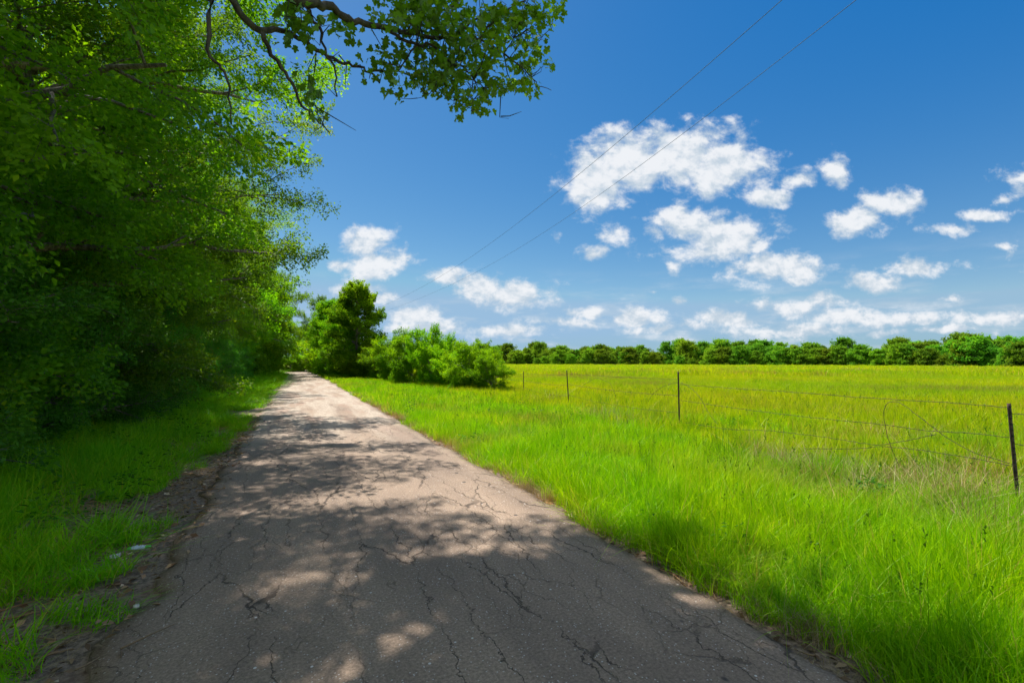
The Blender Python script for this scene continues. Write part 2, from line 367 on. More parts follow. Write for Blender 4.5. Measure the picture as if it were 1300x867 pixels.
# ------------------------------------------------------------------ ground and road
GZ = -0.045
xs = np.concatenate([[-2500, -900, -300, -120, -60], np.arange(-34, 60, 1.0), [80, 120, 300, 900, 2500]])
ys = np.concatenate([[-2500, -600, -100, -30], np.arange(-12, 60, 1.0), [80, 120, 200, 400, 900, 2500]])
GX, GY = np.meshgrid(xs, ys, indexing='ij')
def ground_z(x, y):
    lat = x * N[0] + y * N[1]; r = np.hypot(x, y)
    out_ = np.clip(np.maximum(lat - 3.6, -1.9 - lat) / 2.0, 0, 1) * np.clip((150 - r) / 60, 0, 1)
    return GZ + out_ * (fbm(x * .22, y * .22, 3) - .47) * .22
GV = np.stack([GX, GY, ground_z(GX, GY)], -1).reshape(-1, 3)
ni, nj = GX.shape; ii, jj = np.meshgrid(np.arange(ni - 1), np.arange(nj - 1), indexing='ij'); a0 = (ii * nj + jj).ravel()
o = link('ground', raw_mesh('ground', GV, [np.stack([a0, a0 + nj, a0 + nj + 1, a0 + 1], 1)], M_ground, True)); tag(o, kind='structure')

tt = np.concatenate([np.arange(-8, 1, .25), np.arange(1, 14, .05), np.arange(14, 30, .15), np.arange(30, 104, .8)])
cs = np.linspace(0, 1, 31)
el = SL + .10 + (fbm(tt * 1.7, tt * 0 + 3.3, 4) - .47) * .45 + (fbm(tt * 9, tt * 0 + 8.3, 3) - .44) * .10
er = SR + (fbm(tt * 1.1, tt * 0 + 43.3, 4) - .47) * .30 + (fbm(tt * 8, tt * 0 + 18.3, 3) - .44) * .11
SS = el[:, None] * (1 - cs) + er[:, None] * cs; TT = np.broadcast_to(tt[:, None], SS.shape)
XY = st(SS, TT)
Z = .018 * (1 - ((SS - .8) / 1.9) ** 2).clip(-1, 1) + (fbm(SS * .9, TT * .5, 3) - .45) * .035
edge = np.minimum(cs, 1 - cs)[None, :] * 3.7
Z = Z - .02 * np.exp(-edge / .06)
V = np.concatenate([XY, Z[..., None]], -1)
skl = V[:, :1].copy(); skl[..., 2] = -.12; skr = V[:, -1:].copy(); skr[..., 2] = -.12
V = np.concatenate([skl, V, skr], 1); UVr = np.stack([np.concatenate([SS[:, :1], SS, SS[:, -1:]], 1), np.concatenate([TT[:, :1], TT, TT[:, -1:]], 1)], -1)
ni, nj = V.shape[:2]; ii, jj = np.meshgrid(np.arange(ni - 1), np.arange(nj - 1), indexing='ij'); a0 = (ii * nj + jj).ravel()
o = link('road', raw_mesh('road', V.reshape(-1, 3), [np.stack([a0, a0 + 1, a0 + nj + 1, a0 + nj], 1)], M_road, True, uv=UVr.reshape(-1, 2))); tag(o, kind='structure')

# ------------------------------------------------------------------ trees
def nrm(a): return a / (np.linalg.norm(a, axis=-1, keepdims=True) + 1e-9)
def leaf_quads(rs, P, D, Nn, L, Wd, fold=.12):
    """one folded diamond per leaf; P base, D direction, Nn normal."""
    D = nrm(D); Sd = nrm(np.cross(D, Nn)); Up = np.cross(Sd, D)
    a = P; b = P + D * (L * .45)[:, None] + Sd * (Wd * .5)[:, None] + Up * (fold * Wd)[:, None]
    c = P + D * L[:, None] - Up * (.15 * L)[:, None]; d = P + D * (L * .45)[:, None] - Sd * (Wd * .5)[:, None] + Up * (fold * Wd)[:, None]
    V = np.stack([a, b, c, d], 1).reshape(-1, 3); i = np.arange(len(P))[:, None] * 4
    return V, i + np.array([[0, 1, 2, 3]])
LOBE = np.array([(0, 0), (.10, .10), (.30, .16), (.36, .40), (.24, .44), (.50, .62), (.40, .80), (.22, .74), (.14, .98), (0, 1.06)])
LOBE = np.concatenate([LOBE, [(-x, y) for x, y in LOBE[-2:0:-1]]])
def leaf_lobed(rs, P, D, Nn, L):
    D = nrm(D); Sd = nrm(np.cross(D, Nn)); Up = np.cross(Sd, D); k = len(LOBE)
    x = LOBE[None, :, 0, None]; y = LOBE[None, :, 1, None]; l = L[:, None, None]
    V = P[:, None] + Sd[:, None] * x * l + D[:, None] * y * l + Up[:, None] * l * (np.abs(x) * .35 - y * y * .22)
    return V.reshape(-1, 3), np.arange(len(P))[:, None] * k + np.arange(k)[None, :]
def leaves_on(rs, A, B, per, spread, L, Wd, up=.9, droop=.15, lobed=False):
    """sprays of leaves along twigs A->B."""
    n = len(A); u = rs.rand(n, per) ** .8
    T = nrm(B - A); H = nrm(np.cross(T, np.array([0, 0, 1.])) + 1e-6)
    side = rs.normal(0, 1, (n, per)) * spread * (1.1 - .6 * u)
    P = A[:, None] + (B - A)[:, None] * u[..., None] + H[:, None] * side[..., None]
    P[..., 2] += rs.normal(0, spread * .62, (n, per)) - droop * np.abs(side)
    sg = np.sign(side)
    D = T[:, None] * .7 + H[:, None] * sg[..., None] * .7 + rs.normal(0, .45, (n, per, 3)); D[..., 2] -= droop
    Nn = rs.normal(0, .45, (n, per, 3)); Nn[..., 2] += up
    P = P.reshape(-1, 3); D = D.reshape(-1, 3); Nn = Nn.reshape(-1, 3)
    l = L * rs.uniform(.6, 1.25, len(P))
    if lobed: V, F = leaf_lobed(rs, P, D, Nn, l)
    else: V, F = leaf_quads(rs, P, D, Nn, l, l * (Wd / L) * rs.uniform(.8, 1.2, len(P)))
    base = np.repeat(rs.rand(n), per) * .45
    ti = np.clip(base + rs.rand(len(P)) * .55, 0, 1)
    return V, F, np.repeat(ti, V.shape[0] // len(P))
def grow(seed, H, Rc, base=.2, nl=16, nb=7, nt=7, per=90, L=.07, Wd=.045, spread=.13, tw=.75, r0=.2, lean=(0, 0), up=.35,
         profile='round', leafm=None, name='tree', twigtubes=True, multi=1, lobed=False, leafup=.55, top=1.0, lowcut=True):
    rs = np.random.RandomState(seed); wood = MB(); A = []; B = []; tubes = MB()
    ga = 2.39996
    for st_ in range(multi):
        n = 11; u = np.linspace(0, 1, n)
        off = np.array([rs.normal(0, .12 * Rc), rs.normal(0, .12 * Rc)]) * (0 if multi == 1 else 2.2)
        hh = H * (1 if st_ == 0 else rs.uniform(.7, .97))
        tr = np.stack([lean[0] * u ** 1.5 + np.cumsum(rs.normal(0, .018 * H / 3, n)) * u + off[0] * u, lean[1] * u ** 1.5 + np.cumsum(rs.normal(0, .018 * H / 3, n)) * u + off[1] * u, u * hh * .95], -1)
        rr = r0 / multi ** .5 * (1 - .93 * u) ** .9 + .008; rr[0] *= 1.35
        tr[0, 2] = -.25
        wood.tube(tr, rr, 8)
        nls = max(4, nl // multi)
        for i in range(nls):
            f = (i + rs.rand() * .8) / nls; uu = base + (1 - base) * f * .97
            p0 = np.array([np.interp(uu, u, tr[:, k]) for k in range(3)])
            pr = {'round': math.sin(PI * min(1, .18 + .82 * (f * .93))) ** .6, 'cone': 1.05 - .95 * f, 'vase': .45 + .65 * math.sin(PI * (f * .7 + .12)), 'dome': math.sqrt(max(0.02, 1 - (f * .97) ** 2))}[profile]
            ln = Rc * max(.16, pr) * rs.uniform(.72, 1.15)
            ln *= min(1.0, .38 + .62 * p0[2] / (.30 * H)) if lowcut else 1
            azm = i * ga + seed + rs.normal(0, .3) + st_ * 1.3
            e = up + (1.1 - up) * f ** 1.6 + rs.normal(0, .1)
            d = np.array([math.cos(azm) * math.cos(e), math.sin(azm) * math.cos(e), math.sin(e)])
            q = np.linspace(0, 1, 7); sag = -.10 * ln * q ** 2 * (1 - f)
            lp_ = p0 + d * (ln * q)[:, None] + np.cumsum(rs.normal(0, .035 * ln, (7, 3)), 0) * q[:, None]; lp_[:, 2] += sag
            if lp_[:, 2].min() < .12: lp_[:, 2] = np.maximum(lp_[:, 2], .12)
            rl = np.interp(uu, u, rr) * .55 * (1 - .85 * q) + .006
            wood.tube(lp_, rl, 6)
            for j in range(nb):
                g_ = (.22 + .78 * (j + rs.rand()) / nb); g_ = min(g_, 1)
                b0 = np.array([np.interp(g_, q, lp_[:, k]) for k in range(3)])
                sg = 1 if j % 2 else -1
                hd = np.cross(d, [0, 0, 1]); hd /= np.linalg.norm(hd) + 1e-6
                bd = d * rs.uniform(.5, 1) + hd * sg * rs.uniform(.4, 1.1) + np.array([0, 0, rs.normal(.08, .42)])
                bd /= np.linalg.norm(bd); bl = ln * rs.uniform(.28, .5) * (1.15 - .5 * g_) + .25
                q5 = np.linspace(0, 1, 5)
                bp = b0 + bd * (bl * q5)[:, None] + np.cumsum(rs.normal(0, .05 * bl, (5, 3)), 0) * q5[:, None]; bp[:, 2] -= .12 * bl * q5 ** 2
                tubes.tube(bp, (np.interp(g_, q, rl) * .5 + .004) * (1 - .75 * q5) + .002, 4, False)
                for k in range(nt):
                    h_ = (.2 + .8 * (k + rs.rand()) / nt)
                    t0 = np.array([np.interp(h_, q5, bp[:, c_]) for c_ in range(3)])
                    sd_ = 1 if k % 2 else -1; hb = np.cross(bd, [0, 0, 1]); hb /= np.linalg.norm(hb) + 1e-6
                    td = bd * rs.uniform(.5, 1) + hb * sd_ * rs.uniform(.2, 1) + np.array([0, 0, rs.normal(0.02, .45)])
                    td /= np.linalg.norm(td); tl = tw * rs.uniform(.6, 1.3)
                    A.append(t0); B.append(t0 + td * tl)
    A = np.array(A); B = np.array(B); B[:, 2] = np.maximum(B[:, 2], .05)
    if twigtubes:
        n = len(A); T = nrm(B - A); sA = nrm(np.cross(T, rs.normal(0, 1, (n, 3)))); sB = np.cross(T, sA)
        r = .006
        V = np.concatenate([A + sA * r, A - sA * r * .5 + sB * r * .87, A - sA * r * .5 - sB * r * .87, B], 0)
        i = np.arange(n)[:, None]
        F = np.concatenate([np.concatenate([i, i + n, i + 3 * n], 1), np.concatenate([i + n, i + 2 * n, i + 3 * n], 1), np.concatenate([i + 2 * n, i, i + 3 * n], 1)], 0)
        tubes.add(V, [F])
    wood.V += tubes.V; wood.T += tubes.T
    for f in tubes.F: wood.F.append(f + wood.n)
    wood.n += tubes.n
    V, F, ti = leaves_on(rs, A, B, per, spread, L, Wd, lobed=lobed, up=leafup)
    mt = wood.mesh(name + '_trunk', M_bark, True)
    ml = raw_mesh(name + '_crown', V, [F], leafm, False, ti)
    return mt, ml
def plant(kind, meshes, x, y, rz, sc, label, cat='tree', group=None, names=('trunk', 'crown'), z=None):
    root = bpy.data.objects.new(kind, None); col.objects.link(root)
    root.location = (x, y, (float(ground_z(np.array(x), np.array(y))) if z is None else z)); root.rotation_euler.z = rz
    root.scale = sc if isinstance(sc, tuple) else (sc, sc, sc); root.empty_display_size = .3
    tag(root, label, cat, group)
    a = link(names[0], meshes[0], root); b = link(names[1], meshes[1], root)
    return root

rng = random.Random(11)
# prototypes (mesh data only; every tree in the scene is an object of its own)
near_a = grow(3, 14.5, 5.9, .10, 30, 8, 9, 135, .078, .050, .16, .85, .24, leafm=M_forest, name='forest_tree_a', up=.12)
near_b = grow(8, 13.0, 5.2, .08, 30, 8, 9, 130, .071, .045, .15, .80, .20, leafm=M_forest, name='forest_tree_b', up=.05)
near_c = grow(14, 10.0, 3.6, .05, 34, 8, 9, 115, .060, .026, .13, .65, .17, leafm=M_cedar, name='cedar_tree', up=-.05, profile='cone')
mid_a = grow(21, 13.0, 4.9, .05, 30, 7, 7, 56, .14, .10, .22, .9, .22, leafm=M_forest, name='mid_tree_a', up=0.0, twigtubes=False)
mid_b = grow(27, 11.0, 4.1, .04, 30, 7, 7, 56, .14, .10, .20, .85, .2, leafm=M_bush, name='mid_tree_b', up=-.05, twigtubes=False, profile='dome')
lone = grow(33, 9.6, 2.6, .04, 36, 7, 7, 56, .14, .10, .18, .6, .17, leafm=M_bush, name='lone_tree', up=.1, twigtubes=False)
under = [grow(40 + i, 3.4, 1.7, .06, 15, 6, 6, 70, .06, .03, .11, .45, .05, leafm=M_under, name='undergrowth_shrub', up=.35, multi=3, profile='dome') for i in range(3)]
bushes = [grow(50 + i, 3.0, 1.5, .05, 18, 6, 6, 70, .085, .05, .12, .45, .05, leafm=M_bush, name='hedge_bush', up=.4, multi=4, profile='vase', twigtubes=False) for i in range(3)]
fars = [grow(60 + i, 10, [4.6, 5.4, 3.8, 5.0][i], [.03, .04, .02, .03][i], 36, 5, 4, 18, .50, .40, .55, .8, .2, leafm=M_far, name='distant_tree', up=-.1, twigtubes=False, profile=['round', 'dome', 'round', 'dome'][i], leafup=.35, lowcut=False) for i in range(4)]

ORD = ['first', 'second', 'third', 'fourth', 'fifth', 'sixth', 'seventh', 'eighth', 'ninth', 'tenth', 'eleventh', 'twelfth', 'thirteenth', 'fourteenth', 'fifteenth', 'sixteenth', 'seventeenth', 'eighteenth', 'nineteenth', 'twentieth']
# front row of the roadside forest on the left, nearest first
row = [(-5.9, 11.0, near_a, 1.12), (-6.2, 15.5, near_b, 1.12), (-5.8, 19.5, near_c, 1.15), (-7.0, 23.5, near_a, 1.0), (-7.3, 28.5, near_b, 1.02),
       (-7.4, 34.0, near_a, .95), (-7.0, 40.0, mid_b, 1.28), (-6.3, 46.0, mid_a, 1.10), (-5.3, 52.0, mid_b, 1.38), (-5.0, 59.0, mid_a, 1.12), (-4.8, 66.0, mid_b, 1.22), (-5.0, 73.0, mid_a, 1.05)]
for i, (s_, t_, ms, sc) in enumerate(row):
    x, y, _ = st3(s_, t_)
    look = 'dark feathery cedar' if ms is near_c else ('tall leafy green tree' if i % 2 else 'broad leafy green tree')
    plant('cedar_tree' if ms is near_c else 'broadleaf_tree', ms, x, y, rng.uniform(0, 6.28), sc,
          f'{look}, {ORD[i]} from the camera in the front row left of the road', group='trees in the front row of the roadside forest')
back = [(-10.5, 14, near_b, 1.1), (-11.0, 20, mid_a, 1.1), (-10.5, 26, near_c, 1.25), (-11, 32, mid_b, 1.25), (-10.0, 39, mid_a, 1.0), (-10.5, 47, mid_b, 1.1), (-10, 56, mid_a, 1.0),
        (-16, 18, mid_a, 1.15), (-16, 27, mid_b, 1.3), (-16, 37, mid_a, 1.2), (-22, 24, mid_b, 1.4), (-22, 36, mid_a, 1.3), (-10, 66, mid_b, 1.2), (-10, 76, mid_a, 1.0)]
for i, (s_, t_, ms, sc) in enumerate(back):
    x, y, _ = st3(s_, t_)
    plant('broadleaf_tree', ms, x, y, rng.uniform(0, 6.28), sc, 'shaded tree standing deeper in the left forest behind its front row', group='trees deeper in the left forest')
# trees beside and behind the camera on the left (they shade the road)
for s_, t_, ms, sc, lb in [(-9.0, 5.0, near_b, .9, 'leafy tree just beyond the left edge of the picture'),
                           (-6.8, -3.0, mid_a, 1.0, 'leafy tree beside the road behind the camera'),
                           (-6.5, -9.0, mid_a, .95, 'broad tree farthest behind the camera, left of the road')]:
    x, y, _ = st3(s_, t_); plant('broadleaf_tree', ms, x, y, rng.uniform(0, 6.28), sc, lb)
# undergrowth along the foot of the forest
uk = 0
for i in range(22):
    t_ = 8.5 + i * 1.55 + i * i * .055; s_ = -4.55 - .35 * math.sin(i * 1.7) - (.25 if i < 4 else 0)
    x, y, _ = st3(s_, t_)
    sc = rng.uniform(.75, 1.15)
    side = 'low' if sc < .9 else ('tall' if sc > 1.03 else 'medium')
    nth = ORD[i] if i < 20 else ['twenty-first', 'twenty-second'][i - 20]
    plant('shrub', under[i % 3], x, y, rng.uniform(0, 6.28), (sc * 1.05, sc * 1.05, sc * rng.uniform(.8, 1.2)),
          f'shaded green shrub at the foot of the forest, {nth} from the camera', 'shrub', 'shrubs along the foot of the forest', ('stem', 'foliage'))
# lone tree and its neighbours on the right of the road
def pix_ground(px, Y): return (px - 650) / FPX * Y, Y
for px, Y, ms, sc, kind, lb in [
    (453, 46, lone, .97, 'broadleaf_tree', 'tall narrow tree standing tallest right of the road by the hedge'),
    (437, 50, lone, .82, 'broadleaf_tree', 'lower bright tree tucked against the left side of the tall narrow tree'),
    (419, 55, mid_b, .80, 'broadleaf_tree', 'rounded green tree left of the tall narrow tree, right of the road'),
    (410, 66, mid_a, .78, 'broadleaf_tree', 'leafy tree leaning over the right side of the road far ahead')]:
    x, y = pix_ground(px, Y); plant(kind, ms, x, y, rng.uniform(0, 6.28), sc, lb, group='trees right of the road')
for s_, t_, ms, sc, lb in [(-1.5, 98, mid_b, .85, 'bright green tree closing the view at the end of the road'),
                           (1.6, 101, mid_b, .75, 'low bright tree just right of the very end of the road'),
                           (-9.0, 92, mid_a, .95, 'tree on the inside of the bend at the end of the road'),
                           (-4.8, 99, mid_b, .8, 'bright tree just left of the very end of the road'),
                           (3.8, 94, mid_a, .72, 'leafy tree right of the road end, behind the rounded tree'),
                           (8.5, 104, mid_b, .95, 'far tree behind the hedge at the bend of the road'),
                           (-6.0, 112, mid_a, 1.0, 'darker tree beyond the bend of the road')]:
    p = N * s_ + U * t_; plant('broadleaf_tree', ms, p[0], p[1], rng.uniform(0, 6.28), sc, lb)
for i, (s_, t_, sc) in enumerate([(-.6, 91, .8), (1.0, 90, .75), (2.8, 86, .9), (4.2, 78, .7)]):
    p = N * s_ + U * t_
    plant('bush', bushes[i % 3], p[0], p[1], i * 2.1, sc, f'small bright bush at the far end of the road, {ORD[i]} from the left', 'bush', 'small bushes at the end of the road', ('stem', 'foliage'))
# hedge of bushes on the fence line
hb = [(626, 23.5, .66, .72), (597, 25.5, .98, 1.0), (574, 28, .80, .78), (548, 30, .95, 1.38), (522, 33, 1.05, 1.28), (500, 37, 1.1, 1.42), (483, 41, 1.1, 1.1), (474, 46, 1.25, 1.2), (555, 35, 1.2, 1.25), (606, 31, 1.0, 1.05)]
hl = ['small rounded bush at the right end of the hedge, next to the first post', 'tall bush second from the right end of the hedge', 'low spreading bush in a dip of the hedge',
      'large upright bush in the middle of the hedge', 'bushy light green shrub left of the middle of the hedge', 'leafy bush between the middle and the left end of the hedge', 'bush near the left end of the hedge beside the trees',
      'leftmost hedge bush, touching the tall narrow tree', 'bush standing behind the middle of the hedge', 'bush standing behind the right end of the hedge']
for i, (px, Y, a_, b_) in enumerate(hb):
    x, y = pix_ground(px, Y)
    plant('bush', bushes[i % 3], x, y, i * 1.9, (a_ * .95, a_ * .95, b_ * .80), hl[i], 'bush', 'bushes of the hedge on the fence line', ('stem', 'foliage'))
# distant treeline across the field
rs = random.Random(4); k = 0
def line_dist(px): return 300 - (px - 640) / 660 * 165
px = 470.0; cnt = {}
kinds = ['rounded dark green', 'broad spreading', 'slim bright green', 'wide yellowish green']
while px < 1420:
    Yd = line_dist(px) * rs.uniform(.94, 1.10)
    prof = 10.9 + 1.1 * math.sin(px * .021 + 1) + 1.0 * math.sin(px * .067) + rs.choice((-3.0, -1.8, -.8, 0, .4, 1.0, 2.2))
    if 1060 < px < 1130: prof += .5
    hgt = prof * (1 if px < 900 else .86) * (.98 if px < 1000 else .9)
    ki = rs.randrange(4); seg = min(9, max(0, int((px - 470) / 95)))
    x, y = pix_ground(px, Yd)
    where = ['behind the hedge', 'behind the hedge', 'left of the slim leaning post', 'above the slim leaning post', 'left of the middle post', 'above the middle post', 'right of the middle post', 'between the middle and right posts', 'left of the right post', 'above the right post'][seg]
    plant('distant_tree', fars[ki], x, y, rs.uniform(0, 6.28), (hgt / 10 * rs.uniform(.8, 1.35), hgt / 10 * rs.uniform(.8, 1.35), hgt / 10 * rs.uniform(.9, 1.08)),
          f'distant {kinds[ki]} tree beyond the field, {where}', group='distant trees along the far side of the field', z=GZ)
    k += 1
    px += rs.uniform(5, 13) * 210 / Yd
for i in range(52):       # lower growth in front of the distant trees
    px = 650 + i * 14 + rs.uniform(-7, 7); Yd = line_dist(px) * .90; ki = rs.randrange(4); x, y = pix_ground(px, Yd); h_ = rs.uniform(.25, .85)
    plant('distant_bush', fars[ki], x, y, rs.uniform(0, 6.28), (h_ * 1.2, h_ * 1.2, h_), 'low bush at the foot of the distant treeline', 'bush', group='low bushes at the foot of the distant treeline', names=('stem', 'foliage'), z=GZ)

# ------------------------------------------------------------------ the big tree whose limb hangs over the road
big = bpy.data.objects.new('oak_tree', None); col.objects.link(big); bx_, by_ = -5.0, 3.4
big.location = (bx_, by_, GZ)
tag(big, 'large oak just outside the left of the picture, its leafy limb hanging over the road', 'tree')
O = np.array([bx_, by_, GZ]); rs = np.random.RandomState(77)
tr = MB()
trunkP = np.array([(0, 0, -.3), (.05, .02, 1), (.1, .1, 2.5), (.25, .1, 4.2), (.5, .4, 6), (1.0, 1.6, 8), (1.6, 3.0, 10), (1.9, 4.2, 12)], float)
tr.tube(trunkP, [.42, .34, .30, .27, .23, .18, .12, .06], 10)
limbs = [  # pixel trace, depth at start and end, radius at start and end, starts on trunk height
    ([(294, -2), (311, 25), (330, 40), (348, 37), (371, 44), (394, 58), (417, 71), (436, 81), (455, 85), (471, 92), (482, 106)], 5.6, 7.4, .040, .010, 4.6),
    ([(330, 40), (344, 69), (363, 92), (375, 115), (384, 135), (394, 146), (405, 154), (419, 170)], 5.75, 6.6, .026, .006, None),
    ([(371, -2), (394, 4), (413, 6), (432, 17), (448, 29), (471, 31), (502, 38), (528, 44), (555, 48), (578, 42), (598, 29), (617, 15)], 5.6, 7.6, .055, .012, 5.6),
    ([(490, 36), (509, 50), (528, 58), (548, 58), (571, 77), (590, 88), (601, 100), (613, 111), (636, 115)], 6.5, 7.6, .022, .005, None),
    ([(555, 48), (580, 51), (609, 50), (640, 69), (659, 81), (675, 96), (682, 111), (700, 115)], 6.9, 7.9, .018, .004, None),
    ([(386, -2), (394, 23), (409, 42), (415, 73), (425, 88), (428, 123)], 5.9, 6.2, .022, .008, None),
    ([(265, -2), (264, 65), (278, 83), (290, 100), (292, 135), (294, 158)], 5.3, 5.6, .022, .005, 4.2),
    ([(471, 92), (495, 88), (520, 96), (548, 102), (570, 120), (590, 134)], 7.1, 7.6, .012, .004, None),
    ([(528, 58), (512, 82), (505, 90)], 6.6, 7.0, .012, .006, None),
    ([(560, 48), (569, 22), (585, -2)], 6.9, 7.0, .018, .010, None),
    ([(609, 50), (625, 30), (650, 10), (672, -2)], 7.2, 7.6, .016, .008, None),
    ([(575, 80), (560, 100), (545, 118), (530, 125)], 7.0, 7.2, .009, .003, None),
    ([(640, 69), (652, 50), (670, 40), (690, 45)], 7.4, 7.9, .009, .003, None),
    ([(601, 100), (598, 120), (604, 140)], 7.2, 7.3, .008, .003, None),
]
twA = []; twB = []; limbmesh = []
for tr_, d0, d1, r0, r1, hz in limbs:
    d0 *= .60; d1 *= .60; r0 *= .72; r1 *= .72; n = len(tr_); P_ = np.array([at(x_, y_, d0 + (d1 - d0) * i / (n - 1)) for i, (x_, y_) in enumerate(tr_)]) - O
    rr = np.linspace(r0, r1, n)
    if hz is not None:        # join it to the trunk above the picture
        h0 = np.array([np.interp(hz, trunkP[:, 2], trunkP[:, k]) for k in range(3)])
        mid = [h0 + (P_[0] - h0) * u_ + np.array([0, 0, .45 * math.sin(PI * u_)]) for u_ in (0, .25, .5, .75)]
        P_ = np.concatenate([mid, P_]); rr = np.concatenate([np.linspace(r0 * 2.2, r0 * 1.1, 4), rr])
    P2 = []; R2 = []
    for i in range(len(P_) - 1):
        for q in range(3):
            P2.append(P_[i] * (1 - q / 3) + P_[i + 1] * q / 3 + rs.normal(0, .008, 3)); R2.append((rr[i] * (1 - q / 3) + rr[i + 1] * q / 3) * rs.uniform(.93, 1.09))
    P2.append(P_[-1]); R2.append(rr[-1]); tr.tube(P2, R2, 7)
def unit(v_): return v_ / (np.linalg.norm(v_) + 1e-9)
# leafy zones of the overhanging limb, as centres in the tangent picture with their spread
zones = [((560, 20), 62, 24, 6.9, 64), ((640, 22), 44, 22, 7.4, 46), ((590, 62), 55, 24, 7.1, 56), ((672, 62), 26, 26, 7.8, 18), ((505, 84), 34, 18, 7.0, 26), ((600, 104), 46, 22, 7.3, 40), ((592, 132), 22, 9, 7.4, 10),
         ((545, 104), 34, 16, 7.1, 24), ((520, 22), 32, 16, 6.6, 26), ((655, 105), 24, 14, 7.7, 8), ((390, 30), 26, 18, 5.9, 12), ((375, 20), 16, 12, 5.8, 8), ((395, 112), 16, 22, 6.3, 7), ((690, 98), 9, 20, 7.9, 4), ((428, 25), 14, 14, 6.0, 5), ((690, 12), 16, 10, 7.7, 10)]
anch = np.concatenate([np.array(tr.V[i]) for i in range(1, len(tr.V))])
for (zx, zy), sx_, sy_, dp, cnt_ in zones:
    for i in range(int(cnt_ * .72)):
        e = at(zx + rs.normal(0, sx_ * .55), zy + rs.normal(0, sy_ * .55), (dp + rs.normal(0, .35)) * .60) - O
        j = np.argmin(((anch - e) ** 2).sum(1)); a_ = anch[j]; ln = np.linalg.norm(e - a_)
        
        mid = (a_ + e) / 2 + rs.normal(0, .04, 3)
        tr.tube([anch[j], mid, e], [.0045, .0035, .0015], 4)
        d_ = unit(e - mid)
        twA.append(e - d_ * .09); twB.append(e + d_ * rs.uniform(.09, .18))
twA = np.array(twA); twB = np.array(twB)
V1, F1, T1 = leaves_on(rs, twA, twB, 9, .062, .067, .05, up=.75, lobed=True)
# bare thin twigs
for px0, py0, px1, py1, dp in [(400, 135, 452, 166, 6.5), (400, 140, 398, 168, 6.5), (430, 70, 438, 112, 6.3), (452, 85, 465, 106, 6.8), (601, 100, 625, 128, 7.4), (640, 70, 655, 118, 7.5), (660, 82, 684, 90, 7.7), (666, 60, 690, 50, 7.8), (545, 60, 575, 118, 7.1), (636, 115, 646, 151, 7.6), (636, 148, 662, 142, 7.6), (675, 22, 702, 30, 7.8), (436, 81, 431, 66, 6.4), (385, 50, 390, 30, 5.9)]:
    dp *= .60; a_ = at(px0, py0, dp) - O; b_ = at(px1, py1, dp + .1) - O; m_ = (a_ + b_) / 2 + rs.normal(0, .05, 3)
    tr.tube([a_, m_, b_], [.006, .005, .002], 4)
# upper crown, above the picture, over the road and the camera
A = []; B = []
for i in range(40):
    hz = 7.2 + i * .12; f = i / 39
    p0 = np.array([np.interp(hz, trunkP[:, 2], trunkP[:, k]) for k in range(3)])
    azm = i * 2.4; ln = 3.5 * math.sin(PI * (.32 + .62 * f)) * rs.uniform(.8, 1.15)
    e_ = .12 + .8 * f
    d = np.array([math.cos(azm) * math.cos(e_), math.sin(azm) * math.cos(e_), math.sin(e_)])
    if d[1] > .2: e_ = max(e_, .5); d = np.array([math.cos(azm) * math.cos(e_), math.sin(azm) * math.cos(e_), math.sin(e_)])
    q = np.linspace(0, 1, 7); lp_ = p0 + d * (ln * q)[:, None] + np.cumsum(rs.normal(0, .12, (7, 3)), 0) * q[:, None]
    tr.tube(lp_, .07 * (1 - .85 * q) + .01, 6)
    for j in range(8):
        g_ = .25 + .75 * (j + rs.rand()) / 8; b0 = np.array([np.interp(g_, q, lp_[:, k]) for k in range(3)])
        hd = unit(np.cross(d, [0, 0, 1])); bd = unit(d * rs.uniform(.4, 1) + hd * (1 if j % 2 else -1) * rs.uniform(.4, 1) + np.array([0, 0, rs.normal(.1, .25)]))
        bl = rs.uniform(.7, 1.5); q4 = np.linspace(0, 1, 4); bp = b0 + bd * (bl * q4)[:, None]
        tr.tube(bp, .015 * (1 - .8 * q4) + .003, 4)
        for k in range(6):
            h_ = .2 + .8 * rs.rand(); t0 = b0 + bd * bl * h_; td = unit(bd + rs.normal(0, .6, 3)); A.append(t0); B.append(t0 + td * rs.uniform(.3, .6))
A = np.array(A); B = np.array(B)
# keep the sky of the picture free: drop sprays that would hang into its frame beyond the leafy limb
mid = (A + B) / 2 + O
keep = ~((mid[:, 1] > .3) & ((mid[:, 2] - CAM_H) < .90 * mid[:, 1]) & (np.abs(mid[:, 0]) < 1.2 * mid[:, 1])); A = A[keep]; B = B[keep]
mid = (A + B) / 2 + O      # sprays dropped by where their shadow lands, shaping the shade and its light spots
fx_ = mid[:, 0] - mid[:, 2] * tosun[0] / tosun[2]; fy_ = mid[:, 1] - mid[:, 2] * tosun[1] / tosun[2]
keep = (fx_ * N[0] + fy_ * N[1] < 2.75 + 1.0 * (vn(fx_ * 1.3, fy_ * 1.3) - .5)) & (vn(fx_ * 1.5 + 4, fy_ * 1.5 + 2) * .65 + vn(fx_ * 3.3, fy_ * 3.3) * .35 < .51)
A = A[keep]; B = B[keep]
V2, F2, T2 = leaves_on(rs, A, B, 26, .16, .12, .08, up=.8)
link('trunk', tr.mesh('oak_trunk', M_oakbark), big)
link('crown', raw_mesh('oak_crown', np.concatenate([V1, V2]), [F1, F2 + len(V1)], M_oak, False, np.concatenate([T1, T2])), big)

